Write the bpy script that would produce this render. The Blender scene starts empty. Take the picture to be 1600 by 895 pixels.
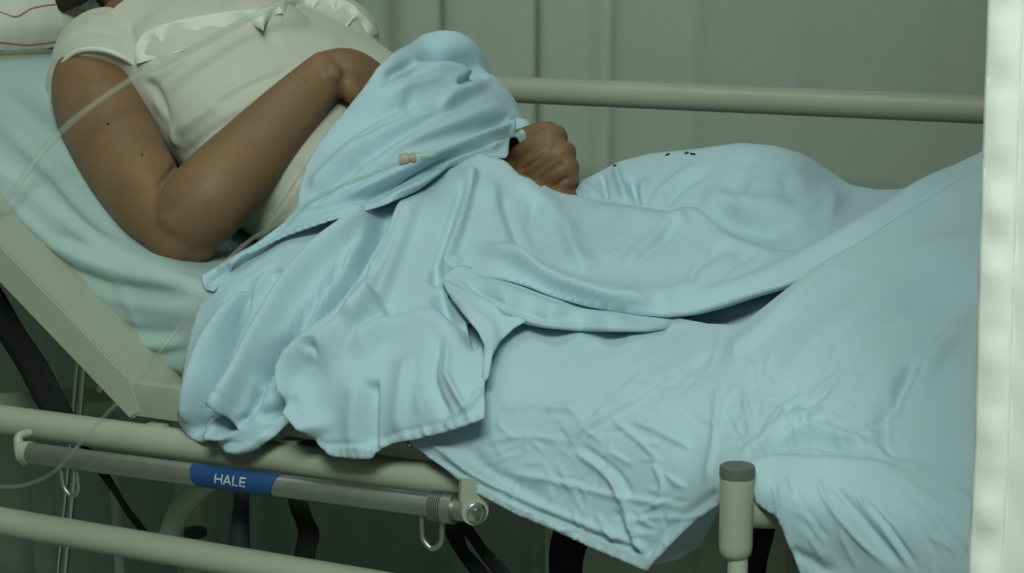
import bpy, bmesh, math, random
import numpy as np
from mathutils import Vector, Matrix, noise as mnoise
from mathutils.geometry import delaunay_2d_cdt
from mathutils.bvhtree import BVHTree

# ------------------------------------------------------------------ camera
sc = bpy.context.scene
F = 3000.0
TH, PH = math.radians(26.55), math.radians(10.2)
CAM = np.array([.726, -1.45, 1.06])
FW = np.array([-math.sin(TH)*math.cos(PH), math.cos(TH)*math.cos(PH), -math.sin(PH)])
RT = np.array([math.cos(TH), math.sin(TH), 0.0])
UP = np.cross(RT, FW)
cd = bpy.data.cameras.new('camera')
cd.sensor_width = 36.0
cd.lens = 36.0*F/1600.0
cd.clip_start = 0.05
cam = bpy.data.objects.new('camera', cd)
sc.collection.objects.link(cam)
m = Matrix.Identity(4)
for i in range(3):
    m[i][0] = RT[i]; m[i][1] = UP[i]; m[i][2] = -FW[i]; m[i][3] = CAM[i]
cam.matrix_world = m
sc.camera = cam

# ------------------------------------------------------------------ light
w = bpy.data.worlds.new('world'); sc.world = w
w.use_nodes = True
bg = w.node_tree.nodes['Background']
bg.inputs[0].default_value = (.74, .86, .80, 1)
bg.inputs[1].default_value = 0.135

def area(name, loc, target, size, power, color):
    l = bpy.data.lights.new(name, 'AREA')
    l.shape = 'RECTANGLE'; l.size = size[0]; l.size_y = size[1]
    l.energy = power; l.color = color
    o = bpy.data.objects.new(name, l); sc.collection.objects.link(o)
    o.location = loc
    d = Vector(target) - Vector(loc)
    o.rotation_euler = d.to_track_quat('-Z', 'Y').to_euler()
    return o
area('window_light', (.75, -1.75, 2.42), (0.1, 0.2, .75), (1.0, .6), 55, (.86, 1.0, .90))
area('ceiling_light', (-.5, -.1, 2.38), (-.3, .35, 0), (1.2, .6), 6, (.90, 1.0, .93))
sc.view_settings.view_transform = 'Standard'
sc.view_settings.look = 'None'
sc.view_settings.gamma = 1.0
sc.view_settings.use_curve_mapping = False
sc.view_settings.exposure = 0.0

# ------------------------------------------------------------------ helpers
COL = sc.collection

def P(x, y, Y):
    """world point where the sight line of a photo pixel meets the plane at depth Y"""
    r = FW + RT*(x-800)/F - UP*(y-447.5)/F
    return CAM + r*(Y-CAM[1])/r[1]

def V(x, y, Y): return Vector(P(x, y, Y))

def proj(co):
    d = co - CAM
    z = d @ FW
    return 800+F*(d @ RT)/z, 447.5-F*(d @ UP)/z, z

def tag(o, label=None, cat=None, group=None, kind=None):
    if label: o['label'] = label
    if cat: o['category'] = cat
    if group: o['group'] = group
    if kind: o['kind'] = kind
    return o

def link(name, me, mat, parent=None, smooth=True):
    o = bpy.data.objects.new(name, me)
    COL.objects.link(o)
    if mat: me.materials.clear(); me.materials.append(mat)
    if smooth:
        me.polygons.foreach_set('use_smooth', [True]*len(me.polygons))
    if parent:
        o.parent = parent
        o.matrix_parent_inverse = Matrix.Translation(-Vector(parent.location))
    return o

def obj(name, bm, mat, parent=None, smooth=True):
    me = bpy.data.meshes.new(name)
    bm.normal_update()
    bm.to_mesh(me); bm.free()
    return link(name, me, mat, parent, smooth)

def sharp(o, ang=35):
    me = o.data
    me.set_sharp_from_angle(angle=math.radians(ang))
    return o

def empty(name, loc):
    o = bpy.data.objects.new(name, None)
    o.location = loc; o.empty_display_size = .05
    COL.objects.link(o)
    return o

def crom(pts, n):
    """Catmull-Rom resample of points to n samples"""
    p = np.array(pts, float)
    if len(p) == 2:
        t = np.linspace(0, 1, n)[:, None]
        return p[0]*(1-t)+p[1]*t
    q = np.vstack([2*p[0]-p[1], p, 2*p[-1]-p[-2]])
    seg = np.linspace(0, len(p)-1-1e-9, n)
    i = seg.astype(int); t = (seg-i)[:, None]
    a, b, c, d = q[i], q[i+1], q[i+2], q[i+3]
    return .5*((2*b)+(c-a)*t+(2*a-5*b+4*c-d)*t*t+(3*b-a-3*c+d)*t**3)

def add_box(bm, c, s, rot=None, bev=0):
    r = bmesh.ops.create_cube(bm, size=1.0)
    vs = r['verts']
    M = Matrix.Translation(Vector(c))
    if rot is not None: M = M @ rot.to_4x4()
    M = M @ Matrix.Diagonal((s[0], s[1], s[2], 1))
    bmesh.ops.transform(bm, matrix=M, verts=vs)
    if bev:
        es = list({e for v in vs for e in v.link_edges})
        bmesh.ops.bevel(bm, geom=es, offset=bev, segments=2, affect='EDGES', profile=.6)

def add_tube(bm, pts, rad, seg=16, n=None, up0=(0, 0, 1), caps=True, smooth=True):
    """tapered tube; rad is a number, or per-point r or (a, b) half-axes"""
    pts = [tuple(p) for p in pts]
    n = n or (len(pts) if not smooth else max(2, (len(pts)-1)*6+1))
    R = [rad]*len(pts) if np.isscalar(rad) else list(rad)
    R = [(r, r) if np.isscalar(r) else tuple(r) for r in R]
    if smooth and len(pts) > 2:
        C = crom(pts, n); RR = crom(R, n)
    else:
        C = np.array(pts, float); RR = np.array(R, float); n = len(pts)
    T = np.gradient(C, axis=0); T /= np.linalg.norm(T, axis=1)[:, None]+1e-12
    u = np.array(up0, float); u -= T[0]*(u @ T[0])
    if np.linalg.norm(u) < 1e-3: u = np.array((1., 0, .01)); u -= T[0]*(u @ T[0])
    u /= np.linalg.norm(u)
    rings = []
    for k in range(n):
        u = u - T[k]*(u @ T[k]); u /= np.linalg.norm(u)
        v = np.cross(T[k], u)
        ring = []
        for j in range(seg):
            a = 2*math.pi*j/seg
            ring.append(bm.verts.new(C[k]+u*RR[k][0]*math.cos(a)+v*RR[k][1]*math.sin(a)))
        rings.append(ring)
    for a, b in zip(rings, rings[1:]):
        for j in range(seg):
            bm.faces.new((a[j], a[(j+1) % seg], b[(j+1) % seg], b[j]))
    if caps:
        bm.faces.new(list(reversed(rings[0]))); bm.faces.new(rings[-1])
    return rings

def tube(name, pts, rad, mat, parent=None, seg=16, **k):
    bm = bmesh.new(); add_tube(bm, pts, rad, seg, **k)
    return sharp(obj(name, bm, mat, parent), 50)

def add_ball(bm, c, r, rot=None, u=20, v=14):
    q = bmesh.ops.create_uvsphere(bm, u_segments=u, v_segments=v, radius=1)
    M = Matrix.Translation(Vector(c))
    if rot is not None: M = M @ rot.to_4x4()
    r = (r, r, r) if np.isscalar(r) else r
    bmesh.ops.transform(bm, matrix=M @ Matrix.Diagonal((*r, 1)), verts=q['verts'])

def add_prism(bm, poly, y0, y1):
    """polygon in (X, Z) extruded from y0 to y1"""
    a = [bm.verts.new((x, y0, z)) for x, z in poly]
    b = [bm.verts.new((x, y1, z)) for x, z in poly]
    n = len(poly)
    f = [bm.faces.new(a), bm.faces.new(list(reversed(b)))]
    for i in range(n):
        f.append(bm.faces.new((a[i], b[i], b[(i+1) % n], a[(i+1) % n])))
    bmesh.ops.recalc_face_normals(bm, faces=f)
    return f

def remesh(bm, name, voxel, smooth=6, fac=.5):
    """weld overlapping closed shapes into one continuous skin"""
    me = bpy.data.meshes.new(name)
    bm.normal_update(); bm.to_mesh(me); bm.free()
    o = bpy.data.objects.new(name, me); COL.objects.link(o)
    r = o.modifiers.new('r', 'REMESH'); r.mode = 'VOXEL'; r.voxel_size = voxel; r.adaptivity = 0
    if smooth:
        s = o.modifiers.new('s', 'SMOOTH'); s.factor = fac; s.iterations = smooth
    dg = bpy.context.evaluated_depsgraph_get()
    out = bpy.data.meshes.new_from_object(o.evaluated_get(dg))
    bpy.data.objects.remove(o); out.name = name
    return out

# ---- folds: lines drawn where the photo shows them, pushed out of (or into) a surface
def stroke_field(px, py, strokes):
    D = np.zeros(len(px))
    for s in strokes:
        pts, h, wl, wr = s[:4]
        tap = s[4] if len(s) > 4 else .18
        n = max(6, int(sum(math.dist(a, b) for a, b in zip(pts, pts[1:]))/7))
        q = crom(pts, n)
        R = 3.0*max(wl, wr)
        lo, hi = q.min(0)-R, q.max(0)+R
        idx = np.where((px > lo[0]) & (px < hi[0]) & (py > lo[1]) & (py < hi[1]))[0]
        if not len(idx): continue
        a, b = q[:-1], q[1:]
        ab = b-a; L2 = (ab**2).sum(1)+1e-9
        X = np.stack([px[idx], py[idx]], 1)
        ap = X[:, None, :]-a[None]
        t = np.clip((ap*ab[None]).sum(2)/L2[None], 0, 1)
        d = ap-t[..., None]*ab[None]
        dist2 = (d**2).sum(2)
        k = dist2.argmin(1); ar = np.arange(len(idx))
        dist = np.sqrt(dist2[ar, k])
        cr = ab[k, 0]*ap[ar, k, 1]-ab[k, 1]*ap[ar, k, 0]
        wv = np.where(cr > 0, wr, wl)
        tt = (k+t[ar, k])/len(ab)
        tp = np.clip(np.minimum(tt, 1-tt)/max(tap, 1e-3), 0, 1); tp = tp*tp*(3-2*tp)
        if tap == 0: tp = 1.0
        D[idx] += h*tp*np.exp(-(dist/wv)**2)
    return D

def apply_strokes(me, strokes, extra=None):
    n = len(me.vertices)
    co = np.empty(n*3); me.vertices.foreach_get('co', co); co = co.reshape(-1, 3)
    no = np.empty(n*3); me.vertex_normals.foreach_get('vector', no); no = no.reshape(-1, 3)
    px, py, z = proj(co)
    D = stroke_field(px, py, strokes)
    v = CAM-co; v /= np.linalg.norm(v, axis=1)[:, None]
    face = (no*v).sum(1)
    D *= np.clip(face*3+.2, 0, 1)
    if extra is not None: D += extra(co, px, py)
    co = co+no*D[:, None]
    me.vertices.foreach_set('co', co.ravel()); me.update()

def inside(px, py, poly):
    r = np.zeros(len(px), bool)
    n = len(poly)
    for i in range(n):
        x1, y1 = poly[i]; x2, y2 = poly[(i+1) % n]
        c = (y1 > py) != (y2 > py)
        xi = (x2-x1)*(py-y1)/(y2-y1+1e-12)+x1
        r ^= c & (px < xi)
    return r

def tps_fit(pts, val, lam=1e-6):
    X = np.array(pts, float)/400; n = len(X)
    d = np.sqrt(((X[:, None]-X[None])**2).sum(2))
    K = d*d*np.log(d+1e-9)+lam*np.eye(n)
    A = np.zeros((n+3, n+3)); A[:n, :n] = K; A[:n, n] = 1; A[:n, n+1:] = X
    A[n, :n] = 1; A[n+1:, :n] = X.T
    s = np.linalg.solve(A, np.concatenate([val, np.zeros(3)]))
    def ev(px, py):
        Q = np.stack([px, py], 1)/400
        out = np.empty(len(Q))
        for i in range(0, len(Q), 8000):
            q = Q[i:i+8000]
            d = np.sqrt(((q[:, None]-X[None])**2).sum(2))
            out[i:i+8000] = (d*d*np.log(d+1e-9)) @ s[:n]+s[n]+q @ s[n+1:]
        return out
    return ev

def resample_closed(poly, step):
    """round the outline slightly and space it evenly; a third entry of 1 keeps a corner sharp"""
    pts = []
    n = len(poly)
    for i in range(n):
        p = np.array(poly[i][:2], float)
        a = np.array(poly[i-1][:2], float); b = np.array(poly[(i+1) % n][:2], float)
        if len(poly[i]) > 2: pts.append(p); continue
        for t in (.28, .12):
            pts.append(p*(1-t)+a*t)
        for t in (.12, .28):
            pts.append(p*(1-t)+b*t)
    # pull the doubled corner points in for a rounder curve
    q = np.array(pts)
    q2 = np.vstack([q, q[:1]])
    L = np.concatenate([[0], np.cumsum(np.linalg.norm(np.diff(q2, axis=0), axis=1))])
    m = int(L[-1]/step)
    s = np.linspace(0, L[-1], m, endpoint=False)
    return np.stack([np.interp(s, L, q2[:, 0]), np.interp(s, L, q2[:, 1])], 1)

def cloth(name, outline, ctrl, strokes, mat, parent=None, step=5.0, thick=.0016, back=None,
          back_rows=(), rough=None, gain=1.0, narrow=1.0):
    """A sheet of fabric.  ctrl: (photo x, photo y, depth Y) samples of the draped surface;
    strokes: its folds; back: test for outline points whose cloth rolls over out of sight."""
    strokes = [(s[0], s[1]*gain, s[2]*narrow, s[3]*narrow)+tuple(s[4:]) for s in strokes]
    W = [P(x, y, d) for x, y, d in ctrl]
    inv = np.array([1/((p-CAM) @ FW) for p in W])
    ev = tps_fit([(x, y) for x, y, _ in ctrl], inv)
    B = resample_closed(outline, step)
    lo, hi = B.min(0), B.max(0)
    gx = np.arange(lo[0]+step, hi[0], step); rows = np.arange(lo[1]+step, hi[1], step*.866)
    G = np.array([(x+(step*.5 if k % 2 else 0), y) for k, y in enumerate(rows) for x in gx])
    ok = inside(G[:, 0], G[:, 1], B)
    G = G[ok]
    # drop interior points crowding the outline
    keep = np.ones(len(G), bool)
    for i in range(0, len(G), 4000):
        d = ((G[i:i+4000, None]-B[None])**2).sum(2).min(1)
        keep[i:i+4000] = d > (step*.6)**2
    G = G[keep]
    pts = np.vstack([B, G])
    nb = len(B)
    cdt = delaunay_2d_cdt([Vector(p) for p in pts], [(i, (i+1) % nb) for i in range(nb)], [list(range(nb))], 1, 1e-4)
    vv = np.array([tuple(v) for v in cdt[0]]); faces = cdt[2]
    px, py = vv[:, 0], vv[:, 1]
    z = 1/ev(px, py)
    rays = FW[None]+RT[None]*((px-800)/F)[:, None]-UP[None]*((py-447.5)/F)[:, None]
    co = CAM[None]+rays*z[:, None]
    # base normal from the smooth field
    e = 3.0
    def pos(x, y):
        zz = 1/ev(x, y)
        return CAM[None]+(FW[None]+RT[None]*((x-800)/F)[:, None]-UP[None]*((y-447.5)/F)[:, None])*zz[:, None]
    nx = pos(px+e, py)-pos(px-e, py); ny = pos(px, py+e)-pos(px, py-e)
    N = np.cross(ny, nx); N /= np.linalg.norm(N, axis=1)[:, None]+1e-12
    v = CAM[None]-co; v /= np.linalg.norm(v, axis=1)[:, None]
    N *= np.sign((N*v).sum(1))[:, None]
    # at grazing spots lean the push toward the viewer's side so that folds stay folds
    N = N+.35*v; N /= np.linalg.norm(N, axis=1)[:, None]
    D = stroke_field(px, py, strokes)
    if rough is not None: D += rough(co, px, py)
    co = co+N*D[:, None]
    bm = bmesh.new()
    bv = [bm.verts.new(c) for c in co]
    for f in faces:
        try: bm.faces.new([bv[i] for i in f])
        except ValueError: pass
    bm.normal_update()
    # consistent facing: towards the camera side
    for f in bm.faces:
        if f.normal.dot(Vector(CAM)-f.calc_center_median()) < 0: f.normal_flip()
    if back is not None:
        sets = [(back, back_rows)] if callable(back) else back
        groups = [[] for _ in sets]
        for ed in bm.edges:
            if len(ed.link_faces) == 1:
                mid = np.array((ed.verts[0].co+ed.verts[1].co)/2)[None]
                ex, ey, _ = proj(mid)
                for g, (pred, _r) in zip(groups, sets):
                    if pred(ex[0], ey[0]): g.append(ed); break
        for cur, (_p, rows_) in zip(groups, sets):
            prev = (0, 0)
            for dy, dz in rows_:
                r = bmesh.ops.extrude_edge_only(bm, edges=cur)
                nv = [g for g in r['geom'] if isinstance(g, bmesh.types.BMVert)]
                cur = [g for g in r['geom'] if isinstance(g, bmesh.types.BMEdge) and g.verts[0] in nv and g.verts[1] in nv]
                for q in nv: q.co += Vector((0, dy-prev[0], dz-prev[1]))
                prev = (dy, dz)
        bmesh.ops.recalc_face_normals(bm, faces=bm.faces)
        f0 = max(bm.faces, key=lambda f: f.calc_area())
        if sum(1 for f in list(bm.faces)[:400] if f.normal.dot(Vector(CAM)-f.calc_center_median()) < 0) > 200:
            bmesh.ops.reverse_faces(bm, faces=bm.faces)
    o = obj(name, bm, mat, parent)
    s = o.modifiers.new('thickness', 'SOLIDIFY'); s.thickness = thick; s.offset = -1
    return o

def bvh_of(*objs):
    dg = bpy.context.evaluated_depsgraph_get()
    vs, fs = [], []
    for o in objs:
        me = o.evaluated_get(dg).to_mesh()
        M = o.matrix_world; b = len(vs)
        vs += [M @ v.co for v in me.vertices]
        fs += [[b+i for i in p.vertices] for p in me.polygons]
    return BVHTree.FromPolygons(vs, fs)

def hit(bvh, x, y, default=.4, lift=0.0):
    d = Vector(FW+RT*(x-800)/F-UP*(y-447.5)/F).normalized()
    h = bvh.ray_cast(Vector(CAM), d)
    p = h[0] if h[0] is not None else V(x, y, default)
    return p-d*lift

# ------------------------------------------------------------------ materials
def material(name, col, rough=.7, metal=0, var=.06, vscale=8, bump=0, bscale=200, sheen=0, spec=.3,
             wr=0, wrscale=14, sss=0, trans=0, coat=0):
    m = bpy.data.materials.new(name); m.use_nodes = True
    nt = m.node_tree; b = nt.nodes['Principled BSDF']
    b.inputs['Roughness'].default_value = rough; b.inputs['Metallic'].default_value = metal
    b.inputs['Specular IOR Level'].default_value = spec
    b.inputs['Sheen Weight'].default_value = sheen
    b.inputs['Coat Weight'].default_value = coat
    if sss:
        b.inputs['Subsurface Weight'].default_value = sss
        b.inputs['Subsurface Radius'].default_value = (.012, .005, .003)
        b.inputs['Subsurface Scale'].default_value = 1
    tc = nt.nodes.new('ShaderNodeTexCoord')
    n = nt.nodes.new('ShaderNodeTexNoise'); n.inputs['Scale'].default_value = vscale
    n.inputs['Detail'].default_value = 4
    nt.links.new(tc.outputs['Object'], n.inputs['Vector'])
    r = nt.nodes.new('ShaderNodeValToRGB')
    r.color_ramp.elements[0].position = .3; r.color_ramp.elements[1].position = .7
    r.color_ramp.elements[0].color = (*[c*(1-var) for c in col], 1)
    r.color_ramp.elements[1].color = (*[min(1, c*(1+var)) for c in col], 1)
    nt.links.new(n.outputs['Fac'], r.inputs[0])
    nt.links.new(r.outputs[0], b.inputs['Base Color'])
    last = None
    if wr:
        q = nt.nodes.new('ShaderNodeTexNoise'); q.inputs['Scale'].default_value = wrscale
        q.inputs['Detail'].default_value = 3; q.inputs['Distortion'].default_value = 1.2
        q.noise_type = 'RIDGED_MULTIFRACTAL'
        nt.links.new(tc.outputs['Object'], q.inputs['Vector'])
        bp = nt.nodes.new('ShaderNodeBump'); bp.inputs['Strength'].default_value = .6
        bp.inputs['Distance'].default_value = wr
        nt.links.new(q.outputs['Fac'], bp.inputs['Height']); last = bp
    if bump:
        q = nt.nodes.new('ShaderNodeTexNoise'); q.inputs['Scale'].default_value = bscale
        q.inputs['Detail'].default_value = 2
        nt.links.new(tc.outputs['Object'], q.inputs['Vector'])
        bp = nt.nodes.new('ShaderNodeBump'); bp.inputs['Strength'].default_value = .5
        bp.inputs['Distance'].default_value = bump
        nt.links.new(q.outputs['Fac'], bp.inputs['Height'])
        if last: nt.links.new(last.outputs[0], bp.inputs['Normal'])
        last = bp
    if last: nt.links.new(last.outputs[0], b.inputs['Normal'])
    if trans:
        out = nt.nodes['Material Output']
        tl = nt.nodes.new('ShaderNodeBsdfTranslucent'); nt.links.new(r.outputs[0], tl.inputs[0])
        mx = nt.nodes.new('ShaderNodeMixShader'); mx.inputs[0].default_value = trans
        nt.links.new(b.outputs[0], mx.inputs[1]); nt.links.new(tl.outputs[0], mx.inputs[2])
        nt.links.new(mx.outputs[0], out.inputs[0])
    return m

M = {}
M['blue'] = material('blue_cotton', (.41, .565, .63), .85, var=.03, bump=.0006, bscale=900, sheen=.15, wr=.0012, wrscale=9, spec=.15)
M['blue2'] = material('blue_cotton_crinkled', (.41, .56, .605), .85, var=.03, bump=.0006, bscale=900, sheen=.15, wr=.0022, wrscale=11, spec=.15)
M['blue3'] = material('blue_cotton_soft', (.40, .56, .63), .85, var=.03, bump=.0006, bscale=900, sheen=.15, wr=.001, wrscale=10, spec=.15)
M['sheet'] = material('pale_green_sheet', (.36, .48, .47), .85, var=.03, bump=.0005, bscale=900, wr=.001, wrscale=8, spec=.15)
M['shirt'] = material('white_jersey', (.50, .50, .42), .9, var=.02, bump=.0004, bscale=1200, sheen=.1, spec=.1)
M['ruffle'] = material('white_cotton_voile', (.62, .66, .57), .85, var=.02, bump=.0003, bscale=1000, spec=.15)
M['skin'] = material('brown_skin', (.195, .112, .056), .55, var=.10, vscale=22, bump=.0005, bscale=260, sss=.12, spec=.35)
M['mole'] = material('dark_mole', (.03, .014, .008), .6)
M['hair'] = material('black_hair', (.012, .010, .009), .45, bump=.002, bscale=90)
M['cream'] = material('cream_enamel', (.37, .40, .305), .38, var=.03, bump=.0002, bscale=300, spec=.5)
M['cream2'] = material('cream_enamel_dull', (.42, .45, .36), .55, var=.05, spec=.4)
M['steel'] = material('brushed_steel', (.42, .43, .39), .42, metal=.9, var=.08, vscale=40)
M['chrome'] = material('bright_steel', (.62, .64, .60), .25, metal=1, var=.04)
M['black'] = material('black_webbing', (.008, .008, .008), .8, var=.2, bump=.0006, bscale=500)
M['grey'] = material('grey_plastic', (.12, .125, .12), .5, var=.05)
M['dgrey'] = material('dark_rubber', (.03, .032, .032), .6, var=.08)
M['label'] = material('blue_label', (.018, .065, .19), .4, var=.04)
M['white'] = material('white_print', (.48, .52, .48), .5)
M['curtain'] = material('grey_curtain', (.37, .43, .36), .9, var=.04, vscale=4, bump=.0006, bscale=700, wr=.001, wrscale=5, spec=.1)
M['wcurtain'] = material('white_curtain', (.88, .92, .86), .8, var=.02, bump=.00012, bscale=900, wr=.002, wrscale=9, spec=.2, trans=.12)
M['pillow'] = material('white_pillowcase', (.58, .60, .54), .9, var=.02, bump=.0005, bscale=800, wr=.001, wrscale=12, spec=.1)
M['pink'] = material('pink_stripe', (.42, .17, .15), .9)
M['ink'] = material('dark_print', (.02, .03, .05), .8)
M['floor'] = material('grey_vinyl', (.26, .29, .26), .5, var=.06, vscale=3)
M['wall'] = material('grey_wall', (.30, .35, .30), .8, var=.03)
M['tan'] = material('tan_plastic', (.38, .37, .29), .5)
M['rose'] = material('rose_plastic', (.42, .31, .27), .5)
def clear_plastic(name, tint, k, gloss=.12):
    m = bpy.data.materials.new(name); m.use_nodes = True
    nt = m.node_tree; out = nt.nodes['Material Output']; b = nt.nodes['Principled BSDF']
    b.inputs['Base Color'].default_value = (*tint, 1); b.inputs['Roughness'].default_value = gloss
    b.inputs['Specular IOR Level'].default_value = .8
    t = nt.nodes.new('ShaderNodeBsdfTransparent'); t.inputs[0].default_value = (.93, .95, .92, 1)
    mx = nt.nodes.new('ShaderNodeMixShader'); mx.inputs[0].default_value = k
    nt.links.new(t.outputs[0], mx.inputs[1]); nt.links.new(b.outputs[0], mx.inputs[2])
    nt.links.new(mx.outputs[0], out.inputs[0])
    return m
M['tubing'] = clear_plastic('clear_tubing', (.50, .54, .46), .14)
M['tubing2'] = clear_plastic('frosted_tubing', (.55, .60, .52), .15, .3)

# ------------------------------------------------------------------ the room
FLOOR = -.15
bm = bmesh.new(); add_box(bm, (-.3, .1, FLOOR-.02), (5.2, 6.2, .04))
tag(obj('floor', bm, M['floor'], smooth=False), kind='structure')
bm = bmesh.new(); add_box(bm, (-.3, 2.2, 1.2), (5.2, .08, 2.7))
tag(obj('wall_back', bm, M['wall'], smooth=False), kind='structure')
bm = bmesh.new(); add_box(bm, (-2.9, .1, 1.2), (.08, 6.2, 2.7))
tag(obj('wall_left', bm, M['wall'], smooth=False), kind='structure')
bm = bmesh.new(); add_box(bm, (-.3, .1, 2.57), (5.2, 6.2, .05))
tag(obj('ceiling', bm, M['wall'], smooth=False), kind='structure')

# grey ward curtain behind the bed
def curtain_mesh(x0, x1, z0, z1, yfun, nx, nz):
    bm = bmesh.new(); rows = []
    for k in range(nz+1):
        z = z0+(z1-z0)*k/nz
        rows.append([bm.verts.new((x0+(x1-x0)*i/nx, yfun(x0+(x1-x0)*i/nx, z), z)) for i in range(nx+1)])
    for a, b in zip(rows, rows[1:]):
        for i in range(nx): bm.faces.new((a[i], a[i+1], b[i+1], b[i]))
    return bm
CY = 1.12
# (world X of a fold, its depth, half width): found from where the photo shows the creases
folds = []
for px_, h_, w_ in ((640, .012, .03), (686, -.030, .016), (705, .026, .020), (752, .030, .024), (772, -.012, .018), (838, -.036, .016), (858, .034, .022),
                    (905, .022, .028), (950, -.020, .012), (1010, .012, .05), (1080, -.010, .015), (1160, .012, .06), (1240, -.008, .014), (1330, .012, .06), (1440, -.012, .03), (1500, .014, .04)):
    folds.append((P(px_, 40, CY)[0], h_*.75, w_*1.35))
rr = random.Random(4)
x_ = folds[0][0]-.05
while x_ > -2.3:
    folds.append((x_, rr.choice((-1, 1))*rr.uniform(.008, .028), rr.uniform(.014, .035))); x_ -= rr.uniform(.04, .09)
x_ = .75
while x_ < 1.6:
    folds.append((x_, rr.choice((-1, 1))*rr.uniform(.008, .028), rr.uniform(.02, .05))); x_ += rr.uniform(.06, .12)
def cy(x, z):
    y = CY+.012*math.sin(2.1*x+.4)
    for fx, h, w_ in folds:
        xx = x-fx-.006*math.sin(3*z+fx*9)
        if abs(xx) < 3*w_: y -= h*math.exp(-(xx/w_)**2)
    return y+.004*math.sin(5*z+7*x)
o = obj('privacy_curtain', curtain_mesh(-2.3, 1.6, FLOOR+.04, 2.5, cy, 620, 36), M['curtain'])
o.modifiers.new('thickness', 'SOLIDIFY').thickness = .002
tag(o, 'grey pleated ward curtain hanging behind the far bed rail', 'curtain')

# white curtain at the right edge, near the viewer
WY = -.36
edge = [(-.15, 1.0), (0, 1545), (260, 1537), (500, 1531), (700, 1527), (895, 1517)]
ez = [P(xp, yp, WY)[2] for yp, xp in edge[1:]]; ex_ = [P(xp, yp, WY)[0] for yp, xp in edge[1:]]
def wedge(z):
    zs = ez[::-1]; xs = ex_[::-1]
    return float(np.interp(z, zs, xs))
def wc():
    bm = bmesh.new(); rows = []
    nz, nx = 300, 90
    for k in range(nz+1):
        z = FLOOR+.05+(2.5-FLOOR-.05)*k/nz
        e = wedge(z)
        row = []
        for i in range(nx+1):
            s = (i/nx)**1.5*.62
            # soft pleats away from the hem, puckers along the stitched hem
            y = WY-.018*(1-math.cos(s*21+.35*math.sin(2.2*z)))*min(1, s/.05)
            hem = math.exp(-((s-.0215)/.002)**2)
            pk = math.sin(z*240+2.2*math.sin(z*31))*.5+.5*math.sin(z*141+1.7)
            y += .0016*pk*max(0, 1-abs(s-.012)/.012)+.0010*math.sin(z*120+s*60)*math.exp(-s/.04)
            y += .003*math.sin(z*7+s*9)
            y += .0022*math.exp(-((z-(.757+.004*math.sin(s*60)))/.0015)**2)*(1 if s < .2 else .5)
            row.append(bm.verts.new((e+s, y, z)))
        rows.append(row)
    for a, b in zip(rows, rows[1:]):
        for i in range(nx): bm.faces.new((a[i], a[i+1], b[i+1], b[i]))
    return bm
wcu = empty('bedside_curtain', (.8, WY, FLOOR+.05))
tag(wcu, 'bright white curtain with a stitched side hem hanging at right before the bed foot', 'curtain')
o = obj('curtain_panel', wc(), M['wcurtain'], wcu)
o.modifiers.new('thickness', 'SOLIDIFY').thickness = .0016
# turned hem along the edge
bm = bmesh.new(); rows = []
for k in range(301):
    z = FLOOR+.05+(2.5-FLOOR-.05)*k/300
    e = wedge(z); row = []
    for i in range(9):
        s = i/8*.0205-.0012
        pk = math.sin(z*240+2.2*math.sin(z*31))*.5+.5*math.sin(z*141+1.7)
        y = WY-.0004-.0030*math.sin(math.pi*i/8)+.0026*pk*math.sin(math.pi*i/8)+.003*math.sin(z*7+s*9)-.018*(1-math.cos(s*21+.35*math.sin(2.2*z)))*min(1, s/.05)
        row.append(bm.verts.new((e+s, y, z)))
    rows.append(row)
for a, b in zip(rows, rows[1:]):
    for i in range(8): bm.faces.new((a[i], a[i+1], b[i+1], b[i]))
o = obj('side_hem', bm, M['wcurtain'], wcu); o.modifiers.new('thickness', 'SOLIDIFY').thickness = .0012
#BED
# ------------------------------------------------------------------ the bed
bed = empty('hospital_bed', (-.1, .4, FLOOR))
tag(bed, 'cream enamelled hospital bed with raised backrest and side rails', 'bed')
def bpart(name, bm, mat, sm=True, ang=35):
    o = obj(name, bm, mat, bed, sm)
    return sharp(o, ang)
a = P(0, 655, 0); b = P(640, 742, 0); d = (b-a)/(b[0]-a[0])
tube('frame_rail', [a+d*(-1.15-a[0]), a+d*(.165-a[0])], .0148, M['cream'], bed, seg=24, smooth=False)
a = P(0, 814, -.02); b = P(600, 917, -.02); d = (b-a)/(b[0]-a[0])
tube('lower_side_rail', [a+d*(-1.0-a[0]), a+d*(.30-a[0])], .0142, M['cream'], bed, seg=24, smooth=False)
a = P(800, 140, .80); b = P(1540, 171, .80); d = (b-a)/(b[0]-a[0])
tube('far_side_rail', [a+d*(-.95-a[0]), a+d*(.62-a[0])], .0172, M['cream'], bed, seg=24, smooth=False)
for X in (-.93, .60):
    tube('far_rail_post', [a+d*(X-a[0]), Vector(a+d*(X-a[0]))-Vector((0, .02, .34))], .012, M['cream'], bed, smooth=False)
# far frame rail and cross pieces, platform
tube('far_frame_rail', [(-1.15, .80, .55), (.62, .80, .55)], .0148, M['cream'], bed, smooth=False)
bm = bmesh.new(); add_box(bm, (.08, .40, .622), (.98, .73, .016), bev=.003)
bpart('platform', bm, M['cream'])
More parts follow.
